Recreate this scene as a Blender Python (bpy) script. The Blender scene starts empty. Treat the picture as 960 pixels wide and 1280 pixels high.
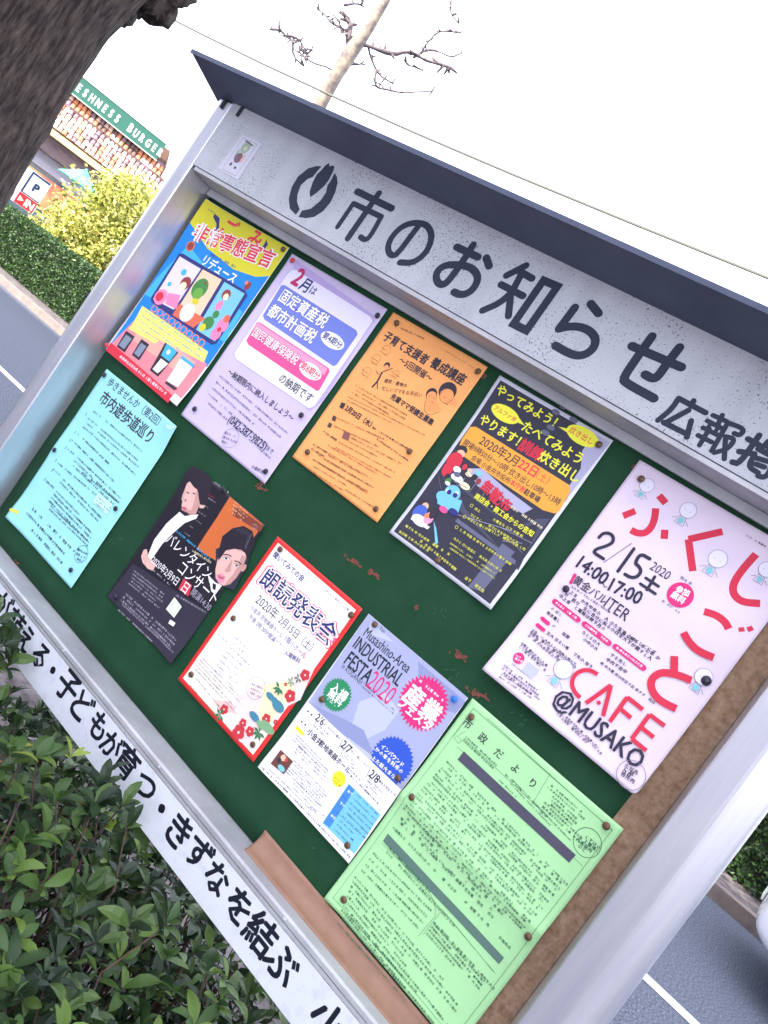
import bpy, bmesh, math, random
from mathutils import Matrix, Vector, noise
from mathutils.geometry import tessellate_polygon
import numpy as np
R = math.radians
scene = bpy.context.scene
COL = scene.collection
Z0 = 1.24                                   # height of the board's datum above the ground
# ------------------------------------------------------------------ camera
cam_data = bpy.data.cameras.new('camera')
cam = bpy.data.objects.new('camera', cam_data); COL.objects.link(cam)
rx = Vector((0.68852, 0.44163, 0.57525)); dn = Vector((0.51820, 0.25533, -0.81626)); fw = Vector((-0.50736, 0.86010, -0.05305))
m3 = Matrix((rx, -dn, -fw)).transposed()
cam.matrix_world = Matrix.Translation((0.81737, -1.14910, 0.21044 + Z0)) @ m3.to_4x4()
cam_data.sensor_width = 36; cam_data.sensor_fit = 'HORIZONTAL'; cam_data.lens = 1053.43 / 960 * 36
cam_data.clip_start = 0.05; cam_data.clip_end = 3000
scene.camera = cam
# ------------------------------------------------------------------ sky, sun, exposure
SUN_AZ, SUN_EL = -165.0, 38.0                # azimuth measured from +Y towards +X
world = bpy.data.worlds.new('World'); scene.world = world; world.use_nodes = True
nt = world.node_tree; bg = nt.nodes['Background']
sky = nt.nodes.new('ShaderNodeTexSky'); sky.sky_type = 'NISHITA'; sky.sun_disc = False
sky.sun_elevation = R(SUN_EL); sky.sun_rotation = R(SUN_AZ); sky.air_density = 1.0; sky.dust_density = 4.0; sky.ozone_density = 1.0
# thin bright high cloud over the whole sky
mixn = nt.nodes.new('ShaderNodeMix'); mixn.data_type = 'RGBA'; mixn.inputs[0].default_value = 0.55
mixn.inputs[7].default_value = (8.7, 8.9, 9.9, 1)
nt.links.new(sky.outputs[0], mixn.inputs[6]); nt.links.new(mixn.outputs[2], bg.inputs[0])
bg.inputs[1].default_value = 0.13
sl = bpy.data.lights.new('sun', 'SUN'); sl.energy = 4.0; sl.angle = R(0.6); sl.color = (1.0, 0.93, 0.82)
so = bpy.data.objects.new('sun', sl); COL.objects.link(so)
a, e = R(SUN_AZ), R(SUN_EL)
so.rotation_euler = Vector((math.sin(a)*math.cos(e), math.cos(a)*math.cos(e), math.sin(e))).to_track_quat('Z', 'Y').to_euler()
so.location = (-20, 5, 30)
scene.view_settings.view_transform = 'Standard'; scene.view_settings.look = 'None'
scene.view_settings.exposure = 2.18; scene.view_settings.gamma = 1.0; scene.view_settings.use_curve_mapping = False
# ------------------------------------------------------------------ printed matter, in mm on each sheet (p polygon, d disc, b burst, s stroke, t text, g small print)
SPEC={'recycling': [('p','blue1',[(-3.6,56.7),(11.1,3.5),(255.1,1.9),(255.5,269.6),(5.7,362.3)]),('p','sky1',[(25.9,95.8),(5.2,183.6),(1.9,227.2),(199.8,212.5),(257.4,213.2),(250.4,147.7),(85.3,110.2)]),('p','yel1',[(-0.7,0.7),(255.5,0.2),(257,63.3),(226.8,78.9),(166.5,89),(71.9,81.4),(-3.6,56.7)]),('p','pink1',[(22.7,259.1),(4.3,364),(255.2,362.1),(251.7,265.7)]),('p','peach1',[(44.8,269.1),(45.2,315.9),(223.5,310.4),(224.7,274.8)]),('p','yelp',[(14.2,248.6),(235.4,245.3),(242,266.7),(20.9,292.5)]),('g','blue1',(22.1,253.1),(233.9,251.1),(23.7,287.4),4,4,0.9),
('p','yelp',[(20.9,292.5),(107.3,284.4),(102.2,294.7),(19.4,302.7)]),('t','oran',37.6,239.2,177.9,0,1,1,'○○○○○○○○○'),('p','red1',[(3.8,346.3),(3.9,365.3),(231.5,368.6),(229.7,352)]),('g','w',(43.9,357.3),(215.1,357.4),(43.9,357.3),1,8,0.9),
('d','org1',31.9,95.7,11,11),
('d','brn1',31.9,95.7,8,8),
('d','brn1',223.6,101.2,7,9),
('d','oran',216.4,97.2,4,4),
('t','red2',71.9,28.8,45,0,2,1.07,'ご'),('t','red2',147.8,20.6,44.5,0,2,1.07,'み'),('p','navy',[(37.7,15.5),(55.1,18.3),(68.3,35.7),(67.5,46.3),(56.1,30.7),(38.8,22.8)]),('p','navy',[(194.5,7.8),(206,15.1),(205.2,30.3),(196.9,25.1),(197.8,18.8)]),('t','w',17.2,65.4,228.2,-0.13,5,1.04,'非常事態宣言'),('t','red2',20,65.2,222.8,-0.132,2,1.04,'非常事態宣言'),('g','navy',(89.4,87.8),(168.1,83.3),(89.4,87.8),1,7,0.9),
('t','w',82.5,103.4,104.9,0,2,1.09,'リデュース'),('g','navy',(14.7,14.9),(41.3,15.5),(14.7,14.9),1,4,0.9),
('p','navy',[(17.9,120.3),(26.9,116.2),(226,111),(238.2,116.5),(241.1,224),(232.2,231),(29.4,232.3),(21.2,225.8)]),('p','lav1',[(23.6,124.4),(90.9,122),(93,218.5),(28.3,225)]),('p','pch2',[(95.6,120.8),(156.9,117.7),(166.2,224.2),(101.3,228.3)]),('p','sky2',[(166.1,118.4),(229.1,116.4),(235,222.2),(175.4,224.7)]),('p','sal1',[(97.2,202.1),(179.4,197.5),(166.8,224.9),(98.3,228.3)]),('d','pk2',42.6,212.9,17,17),
('d','red1',39.3,213.4,10,10),
('d','brn1',78.1,162.4,14,14),
('d','cream',76.5,169.8,9,9),
('p','pk2',[(53.9,197.1),(85.9,187),(98.1,214.5),(63.7,218.3)]),('d','sky1',57,146.4,7,7),
('d','sky1',42.4,181.8,5,5),
('d','grn1',120.4,155.2,20,22),
('d','grn2',123.9,166.2,13,13),
('d','grn1',127.2,141.8,6,6),
('d','yel1',130.7,180.8,9,6),
('d','w',129.3,207.9,19,19),
('d','brn1',124,140.7,3,3),
('d','brn1',189.9,137.2,11,11),
('d','cream',192.2,141.1,7,7),
('d','pk2',190.3,162,8,11),
('d','grn1',196.2,179.2,8,8),
('d','grn1',192.4,201.1,14,14),
('d','yel1',186.8,213.9,8,8),
('d','pk2',227,188.9,15,15),
('d','pk2',225.6,209.5,13,13),
('d','sal1',226.8,174.1,8,8),
('d','red1',226.3,199.2,5,5),
('p','dk1',[(18.7,308.3),(46.2,307.5),(49.6,344.9),(23.3,345.3)]),('p','grayb',[(24.7,314.7),(43.4,314.2),(43.6,340.7),(25.5,340.5)]),('p','dk1',[(65.4,303),(92.2,302.4),(95.6,339.3),(69.8,339.7)]),('p','grayb',[(71.2,309.4),(89.5,308.9),(89.7,335.1),(72.1,334.9)]),('p','dk1',[(125.9,280.1),(171,279.9),(165,341.3),(135.9,341.4)]),('p','sky1',[(131.3,279.4),(168,279.9),(166.3,305.1),(137.3,304.9)]),('d','w',148.7,291.4,5,5),
('p','w',[(142.3,309.9),(167.2,309.7),(159,336.9),(140.7,336.3)]),('p','sky1',[(184.8,280.4),(226.5,280.3),(226.6,286.2),(186.9,286.9)]),('p','w',[(185.9,287.4),(225.6,286.8),(227.7,333.1),(191.3,337.5)]),('p','dk1',[(191.3,337.5),(230.3,335.7),(225.4,341.8),(191.2,342.6)]),('g','grayb',(194.1,295.7),(223.3,295.5),(196,319.9),4,3,0.5),
('p','w',[(232.7,345.4),(255,345.8),(256.1,361.6),(229.8,361)]),('g','k',(237.5,350.3),(254.9,349.3),(237.6,357.7),2,4,0.9)],'tax': [('p','lavd',[(18.7,5.7),(23.3,22.3),(244.5,20.5),(256.9,186.8),(246.7,216.7),(235.7,218.2),(242.7,25.2),(37.6,26.7)]),('p','lavw',[(18.6,37.7),(21.9,24.6),(32.4,21),(235.5,24.9),(247,29),(249.2,205.7),(241.8,214.7),(35.3,219.8),(23.5,212.2)]),('s','lavd',1.4,1,[(18.6,37.7),(21.9,24.6),(32.4,21),(235.5,24.9),(247,29),(249.2,205.7),(241.8,214.7),(35.3,219.8),(23.5,212.2)]),('p','w',[(22.1,177.2),(245.5,173.8),(245.7,208.6),(238.3,214.2),(35.8,218),(26.5,212.2)]),('p','per1',[(22.8,59.8),(30.2,56.4),(228.1,57.7),(235.7,62.6),(236.5,125.3),(232.4,130.9),(38.1,129.5),(28.5,124.6)]),('p','mag1',[(26,141.7),(32.4,138.6),(226.4,138),(232.4,142.1),(237.1,179.5),(232.1,182.2),(39.7,184.2),(30.5,179.9)]),('p','pk3',[(27.4,143.2),(32.3,140.8),(224.9,139.8),(226.8,152.4),(28,156.7)]),('t','per2',36.5,74.4,128.1,0,5,1.11,'固定資産税'),('t','w',36.5,74.4,128.1,0,2,1.09,'固定資産税'),('t','per2',33.6,108.2,128.4,0,5,1.11,'都市計画税'),('t','w',33.6,108.2,128.4,0,2,1.09,'都市計画税'),('t','mag2',32.9,158.1,127.2,0,5,1.16,'国民健康保険税'),('t','w',32.9,158.1,127.2,0,1,1.14,'国民健康保険税'),('d','w',198,94.8,29,13),
('t','navy',173.7,94.2,48.4,0,2,1.04,'第4期分'),('d','w',196.3,159.9,28,13),
('t','red2',170.9,159.4,50.5,0,2,1.04,'第8期分'),('t','navy',79.6,84.5,17,0,3,1,'・'),('t','mag2',26.7,30.2,41.3,0,3,1.15,'2'),('t','navy',58.8,36.8,26.9,0,2,1.09,'月'),('t','navy',87,38.3,18.2,0,1,1,'は'),('t','dkt',148,198.8,87.3,0,1,1.09,'の納期です'),('t','k',38.1,244.9,188.5,0,1,1.09,'～納期限内に納入しましょう～'),('g','gr2',(26.4,261.7),(233,270.9),(29.5,314.3),5,5.2,0.9),
('t','dkt',105.5,312.4,108.3,0,1,1.2,'(042-387-9825)'),('t','dkt',216.5,312.4,16.2,0,0,1,'まで'),('s','gr3',0.6,1,[(151.7,339.8),(151.1,344.5),(149.3,348.8),(146.4,352.5),(142.7,355.4),(138.4,357.2),(133.7,357.8),(129,357.2),(124.7,355.4),(121,352.5),(118.1,348.8),(116.3,344.5),(115.7,339.8),(116.3,335.1),(118.1,330.8),(121,327.1),(124.7,324.2),(129,322.4),(133.7,321.8),(138.4,322.4),(142.7,324.2),(146.4,327.1),(149.3,330.8),(151.1,335.1)]),('g','gr3',(114.9,338.3),(148,331.3),(121.5,353.8),3,5.5,0.9),
('t','dkt',211.3,354.1,29.7,-0.128,1,1,'小金井市')],'childcare': [('g','brn2',(19.5,18.3),(82.6,12.6),(19.5,18.3),1,4,0.9),
('g','brn2',(118.1,11.7),(192.9,12.6),(118.1,11.7),1,2,0.9),
('t','dk1',13.2,40.4,100.6,0,3,1.11,'子育て支援者'),('t','dk1',121.2,37.4,72,0,3,1.11,'養成講座'),('t','dk1',67.1,61.8,74.3,0,2,1.07,'～5回開催～'),('s','brn2',0.5,1,[(41.3,60.1),(41,62.2),(40.2,64.1),(39,65.8),(37.3,67),(35.4,67.8),(33.3,68.1),(31.2,67.8),(29.3,67),(27.6,65.8),(26.4,64.1),(25.6,62.2),(25.3,60.1),(25.6,58),(26.4,56.1),(27.6,54.4),(29.3,53.2),(31.2,52.4),(33.3,52.1),(35.4,52.4),(37.3,53.2),(39,54.4),(40.2,56.1),(41,58)]),('g','brn2',(22.6,61.2),(42.7,61.8),(23.6,67.3),2,2.5,0.9),
('s','brn2',0.5,1,[(35.9,82.5),(35.6,84.8),(34.7,87),(33.3,88.9),(31.4,90.3),(29.2,91.2),(26.9,91.5),(24.6,91.2),(22.4,90.3),(20.5,88.9),(19.1,87),(18.2,84.8),(17.9,82.5),(18.2,80.2),(19.1,78),(20.5,76.1),(22.4,74.7),(24.6,73.8),(26.9,73.5),(29.2,73.8),(31.4,74.7),(33.3,76.1),(34.7,78),(35.6,80.2)]),('g','brn2',(16.1,83.7),(36.3,84.2),(17.1,89.9),2,2.5,0.9),
('s','brn2',0.5,1,[(34.2,108.2),(33.9,110.3),(33.1,112.2),(31.9,113.9),(30.2,115.1),(28.3,115.9),(26.2,116.2),(24.1,115.9),(22.2,115.1),(20.5,113.9),(19.3,112.2),(18.5,110.3),(18.2,108.2),(18.5,106.1),(19.3,104.2),(20.5,102.5),(22.2,101.3),(24.1,100.5),(26.2,100.2),(28.3,100.5),(30.2,101.3),(31.9,102.5),(33.1,104.2),(33.9,106.1)]),('g','brn2',(15.5,109.5),(35.6,109.8),(16.4,115.7),2,2.5,0.9),
('s','brn2',0.5,1,[(83.7,85),(83.5,86.6),(82.9,88),(81.9,89.2),(80.7,90.2),(79.3,90.8),(77.7,91),(76.1,90.8),(74.7,90.2),(73.5,89.2),(72.5,88),(71.9,86.6),(71.7,85),(71.9,83.4),(72.5,82),(73.5,80.8),(74.7,79.8),(76.1,79.2),(77.7,79),(79.3,79.2),(80.7,79.8),(81.9,80.8),(82.9,82),(83.5,83.4)]),('g','brn2',(67.3,86.2),(86.8,86.6),(68.2,92.2),2,2.5,0.9),
('d','dk1',178.5,64.5,16,15),
('d','org2',181.8,71.1,12.5,11),
('d','org2',197.7,74.9,8,6),
('d','dk1',156.9,81.9,10,10),
('d','org2',159.2,84.9,8.5,8.5),
('s','dk1',0.5,1,[(194.6,72),(194.2,75.1),(193,78),(191.1,80.5),(188.6,82.4),(185.7,83.6),(182.6,84),(179.5,83.6),(176.6,82.4),(174.1,80.5),(172.2,78),(171,75.1),(170.6,72),(171,68.9),(172.2,66),(174.1,63.5),(176.6,61.6),(179.5,60.4),(182.6,60),(185.7,60.4),(188.6,61.6),(191.1,63.5),(193,66),(194.2,68.9)]),('s','dk1',0.5,1,[(168.7,85.5),(168.4,87.8),(167.5,90),(166.1,91.9),(164.2,93.3),(162,94.2),(159.7,94.5),(157.4,94.2),(155.2,93.3),(153.3,91.9),(151.9,90),(151,87.8),(150.7,85.5),(151,83.2),(151.9,81),(153.3,79.1),(155.2,77.7),(157.4,76.8),(159.7,76.5),(162,76.8),(164.2,77.7),(166.1,79.1),(167.5,81),(168.4,83.2)]),('p','org2',[(155.1,96.5),(169.4,84.3),(191.8,97.1),(166.9,111.1)]),('s','dk1',0.6,0,[(155.1,96.5),(163.1,111.2),(178.3,113.1),(186.8,99.9)]),('s','dk1',0.6,0,[(178.2,76.1),(182.4,75.4)]),('s','dk1',0.6,0,[(190.5,74.7),(194.9,74.4)]),('s','dk1',0.6,0,[(154.1,86.4),(157.6,85.8)]),('s','dk1',0.6,0,[(163.8,85.7),(167.4,85.4)]),('s','dk1',0.8,0,[(164.9,91.9),(170.6,92.9)]),('s','dk1',0.8,0,[(187.9,83.3),(193.8,82.5)]),('d','dk1',53.2,81.8,6,6),
('d','org2',54.2,84.8,4.5,4.5),
('s','dk1',3,0,[(53.1,96),(56.1,112),(53.4,124.5)]),('s','dk1',1.5,0,[(53.5,109),(64.3,122.9)]),('s','dk1',1.2,0,[(51.3,97),(66,80.3)]),('s','dk1',1.2,0,[(50.2,101.9),(40.3,98.4)]),('t','dk1',66.3,104.2,45.1,-0.267,1,1,'産前・産後の'),('t','dk1',71.4,117.7,77,-0.34,0,1.09,'忙しいママをお手伝い'),('t','dk1',96.3,119.6,94.6,0,3,1.09,'先輩ママ受講生募集'),('g','brn2',(23.4,137.7),(144.7,132.2),(25.1,151),3,3.6,0.9),
('g','brn2',(23.7,160.7),(192.7,142.7),(25,166.7),2,2.6,0.9),
('p','dk1',[(19.1,174.4),(28.3,172.4),(30,183.1),(21.4,183.4)]),('t','dk1',33,177.4,63.5,0,3,1.07,'2月20日（木）'),('g','dk1',(100.5,179.8),(194.9,175.1),(100.5,179.8),1,4.4,0.9),
('g','dk1',(120.5,191.2),(193.2,190.8),(120.5,191.2),1,4,0.9),
('p','dk2',[(21.1,200.1),(29,199.6),(31.5,207.5),(22.6,208.1)]),('p','dk2',[(22.3,214.1),(30,213.3),(31.2,221),(23.6,221.9)]),('g','brn2',(32.4,200.3),(155.6,181.4),(34.1,214.9),2,3.4,0.9),
('p','brn3',[(58.8,211.8),(72.1,208.5),(77.4,220.7),(62.8,222.7)]),('g','brn2',(78.2,213.7),(186.8,201),(80.4,221.2),2,3.4,0.9),
('g','dk2',(22.2,232.9),(59.4,231.2),(22.2,232.9),1,5,0.9),
('g','brn2',(62.5,231.6),(186.3,218.2),(63.5,242.1),2,3.2,0.9),
('g','dk2',(21.2,260.3),(55.4,257.9),(23.5,267.9),2,4.5,0.9),
('g','brn2',(48.2,246.6),(171.1,235.9),(39.4,280.7),4,3.4,0.9),
('g','brn2',(59.8,259.7),(176,247.7),(45,299.5),5,3.2,0.9),
('g','brn2',(55.5,279.9),(170,270.6),(55.5,279.9),1,3.4,0.9),
('g','brn2',(127.8,288.1),(190.7,283),(127.8,288.1),1,3,0.9)],'foodrelief': [('p','char',[(6,6),(203.97300349029715,6),(203.97300349029715,290.85381095140264),(6,290.85381095140264)]),('p','lavg',[(179.3,4.3),(208,4.7),(203.5,104.8),(195.5,96.7),(194.5,57.6),(180.6,34.8)]),('p','gray4',[(28,171.2),(162.6,183.4),(185.3,151.3),(200.8,141.5),(201.8,223.2),(71.1,205.4)]),('p','char',[(48.8,177.4),(162.6,183.4),(192.8,155.3),(207.6,227.9),(81.3,198.9)]),('p','lavg',[(45.3,146.7),(66.3,134.2),(110.4,139.8),(170.1,143.3),(161.9,157.3),(76.5,160.4)]),('p','gray5',[(80.8,217.6),(195.9,218.5),(198.3,224.7),(80.3,223.4)]),('p','gray5',[(163.3,209.4),(186.8,209.3),(182.4,283.9),(159.1,291.2)]),('t','yel2',10,19.4,111.4,0,2,1.04,'やってみよう！'),('t','yel2',81.4,46.4,106.3,0,2,1.04,'たべてみよう'),('t','yel2',14,70.9,76.7,0,2,1.07,'やります！'),('t','red3',94,72.1,41.1,0,3,1.04,'訓練'),('t','yel2',130.9,71.1,70.6,0,2,1.04,'炊き出し'),('d','yel2',44.3,46.2,26,12),
('p','yel2',[(65.7,48),(83,46.2),(64.2,39.4)]),('t','red2',23.3,46,42.3,0,1,1.04,'アルファ米'),('d','yel2',167.7,16.3,27,13),
('p','yel2',[(128.5,22.3),(145.4,16.8),(147.6,23.3)]),('t','red2',145.8,16.7,40.6,0,1,1.04,'炊き出し'),('p','org4',[(7.5,90.8),(15.9,86),(194.7,86.2),(201.7,92.9),(205.6,124.5),(202.6,131.6),(183.8,136.9),(14.4,134.2),(7.9,114.1)]),('t','dkt',35.4,98.4,73,0,1,1.09,'2020年2月'),('t','red2',111.3,96.8,31.8,0,2,1.07,'22日'),('t','red2',144.7,97.5,21.6,0,0,1.04,'（土）'),('t','dkt',13.8,115.2,185.7,0,1,1.14,'開場9時50分～10時 炊き出し10時～13時'),('t','dkt',40.3,128.3,75.9,0,1,1.09,'会場 小金井市役所'),('t','red2',116.8,127.6,26.8,0,2,1.09,'本庁舎'),('t','dkt',144,127.8,27.4,0,2,1.09,'駐車場'),('s','lavg',0.5,0,[(51.8,161.5),(48.8,177.4)]),('s','gray5',0.5,0,[(62,160.1),(60.1,176)]),('s','lavg',0.5,0,[(72,158.6),(71.4,174.7)]),('s','gray5',0.5,0,[(82,157.1),(82.6,173.4)]),('s','lavg',0.5,0,[(91.9,155.7),(93.6,172)]),('s','gray5',0.5,0,[(101.8,154.2),(104.6,170.7)]),('s','lavg',0.5,0,[(111.5,152.8),(115.4,169.4)]),('s','gray5',0.5,0,[(121.2,151.4),(126.1,168.1)]),('s','lavg',0.5,0,[(130.7,150),(136.8,166.9)]),('s','lavg',0.7,0,[(77.2,213),(164.8,186.4)]),('s','lavg',0.6,0,[(188.5,193),(161.1,206.5)]),('s','gray5',1.2,0,[(173.8,198.2),(188.2,201.9),(197.2,204.7)]),('s','lavg',0.5,0,[(149.8,191.6),(200.8,184.9)]),('s','gray5',0.8,0,[(14.7,174.5),(34.6,186)]),('s','gray5',0.8,0,[(11.8,180.9),(28.3,194.6)]),('d','gray5',100.9,-16,7,4),
('d','gray5',117.2,-6.4,7,4),
('d','gray5',111.9,5.8,7,4),
('d','gray5',119.4,29.2,7,4),
('d','gray5',117.5,39.5,7,4),
('d','gray5',142.2,2.7,7,4),
('d','dk1',19.7,126.3,9,6),
('d','skin',21.6,133.3,7,6),
('d','red3',19.8,147.7,13,14),
('d','red3',18.5,162.7,9,14),
('d','w',32.4,156.8,7,5),
('d','skin',51.3,147.8,4,4),
('d','dk1',64.5,151.5,5,5),
('d','w',41.2,167.9,12,6),
('d','cream',59.3,171,10,5),
('d','dk1',37.4,179.6,10,6),
('d','grn1',31.3,178.6,5,5),
('d','brn1',73.9,153.8,4,5),
('d','cream',53.3,153.6,6,3),
('d','gray5',37.4,163.2,6,4),
('d','sky2',66,143.7,6,4),
('d','dk1',25.2,172.9,4,4),
('d','red3',40.5,147.2,4,5),
('d','w',32.8,182.4,5,3),
('s','dk1',0.8,0,[(32.4,173.3),(65.2,172)]),('s','dk1',0.8,0,[(44.3,152),(64.7,158.4)]),('d','sky3',49.3,191.1,14,13),
('d','navy',47.6,196.8,3,3),
('d','w',40.4,191.9,3,3),
('d','w',55.6,187.2,3,3),
('d','sky3',43.7,203.8,16,10),
('d','navy',43.8,192.1,4,4),
('d','navy',55.5,191,4,4),
('p','sky3',[(29.8,203.1),(70.6,191.8),(78.4,214.6),(38.2,216.6)]),('d','mag1',53.2,218.9,8,5),
('d','navy',69.6,213.2,9,5),
('d','dk1',19.7,228.2,8,6),
('d','skin',24.2,231,6,6),
('d','blu2',23.5,244.6,12,14),
('d','w',31.1,253.8,15,8),
('d','pk3',41,242.9,8,10),
('d','dk1',43,232.3,6,10),
('p','w',[(16.6,256),(51.5,252.4),(50.5,257.7),(17.3,260.2)]),('p','sky3',[(50.5,241.5),(61.4,248.4),(78.5,264.8),(75.6,269)]),('d','oran',36,241.4,4,4),
('t','red3',83.2,152.7,36,0.128,3,1.09,'無料'),('t','red3',106.5,160,34.5,0,3,1.04,'配布'),('t','yel2',83.3,174,111.2,0,2,1.09,'商店会・商工会からの告知'),('g','cream',(140.1,158.5),(200.2,159.3),(140.1,158.5),1,5,0.9),
('t','yel3',84.5,189.7,7,0,1,1,'○'),('g','yel3',(94.9,190.4),(195.6,184),(94.8,201.9),2,5.4,0.9),
('t','yel3',85.9,209.4,7,0,1,1,'○'),('g','yel3',(94.4,209),(199.2,198.1),(94.4,209),1,5.4,0.9),
('t','yel3',85.1,229.5,7.1,-0.128,1,1,'○'),('g','yel3',(95,229.1),(195.6,227.3),(95,245),2,5.2,0.9),
('g','yel3',(94.7,254.2),(185.8,251.3),(95.6,260.4),2,3.5,0.9),
('g','yel3',(11.7,273.2),(106.6,269),(14,285.8),2,5.4,0.9),
('g','yel3',(51.2,278),(131.6,281.3),(46.7,285.6),1,5.2,0.9),
('g','yel3',(147,282),(194.9,281.7),(147,282),1,6,0.9)],'walk': [('t','dkt',25.8,16.2,182.7,0,1,1.09,'歩きませんか（第2回）'),('t','dkt',33.4,49,181.9,0,2,1.14,'市内遊歩道巡り'),('g','dkt',(38,83.8),(68.7,82.4),(38,83.8),1,5.4,0.9),
('g','dkt',(83,81.6),(216.4,80.4),(83,81.6),1,5,0.9),
('g','dkt',(35.7,101.9),(72.1,100),(37.7,122),3,5,0.9),
('g','dkt',(84,100.6),(231.3,98.8),(81.8,109.2),2,5,0.9),
('g','dkt',(78.7,120.7),(234.4,122.6),(78.7,120.7),1,5,0.9),
('t','dkt',19.4,97.5,10.5,0,1,1,'1'),('t','dkt',22.5,140.2,10.4,0,1,1,'1'),('t','dkt',23.5,159.3,10.5,0,1,1,'1'),('t','dkt',26,176.1,10.4,0,1,1,'1'),('t','dkt',22.5,209,10.5,0,1,1,'1'),('t','dkt',29.3,229.5,10.4,0,1,1,'1'),('t','dkt',26.2,253.3,10.4,0,1,1,'1'),('g','dkt',(36.5,138.9),(205,142.4),(32.5,156.9),2,5,0.9),
('g','dkt',(37.6,176.1),(64.2,175.3),(37.6,176.1),1,5.2,0.9),
('g','dkt',(72.1,175.5),(235.3,175.4),(70.6,193.4),3,5.2,0.9),
('g','dkt',(107.8,190.7),(240.5,183.8),(107.8,190.7),1,5,0.9),
('g','dkt',(36.4,211.1),(181.4,203.5),(36.4,211.1),1,5,0.9),
('g','dkt',(34.2,227),(60.7,225.9),(34.2,227),1,5,0.9),
('g','dkt',(74.3,227.5),(223.1,229.2),(72,236.1),2,5,0.9),
('g','dkt',(37,254.7),(66.5,253.9),(37,254.7),1,5,0.9),
('g','dkt',(77,254.8),(232.8,255.5),(72.5,279.2),4,5.2,0.9),
('g','dkt',(87.7,284.3),(233.6,280.2),(89.2,290.6),2,4.6,0.9),
('p','wcy',[(177.6,196.4),(228.5,194.4),(231,217.4),(178.7,218.3)]),('s','dkt',0.4,1,[(177.6,196.4),(228.5,194.4),(231,217.4),(178.7,218.3)]),('g','dkt',(182,204),(227.5,202.4),(187.5,216.2),3,4,0.9),
('g','dkt',(40.9,315.4),(214,313.4),(40.9,315.4),1,7,0.75),
('g','dkt',(41.1,329.8),(214.8,331.2),(41.1,329.8),1,7,0.75),
('g','dkt',(80.4,346.3),(212.7,346.4),(80.4,346.3),1,7,0.75),
('s','dkt',0.7,1,[(249.2,306.3),(248.6,310.7),(246.9,314.8),(244.2,318.3),(240.7,321),(236.6,322.7),(232.2,323.3),(227.8,322.7),(223.7,321),(220.2,318.3),(217.5,314.8),(215.8,310.7),(215.2,306.3),(215.8,301.9),(217.5,297.8),(220.2,294.3),(223.7,291.6),(227.8,289.9),(232.2,289.3),(236.6,289.9),(240.7,291.6),(244.2,294.3),(246.9,297.8),(248.6,301.9)]),('g','dkt',(216.2,305.1),(245.8,298.5),(223.6,320.1),3,6,0.9),
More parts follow.
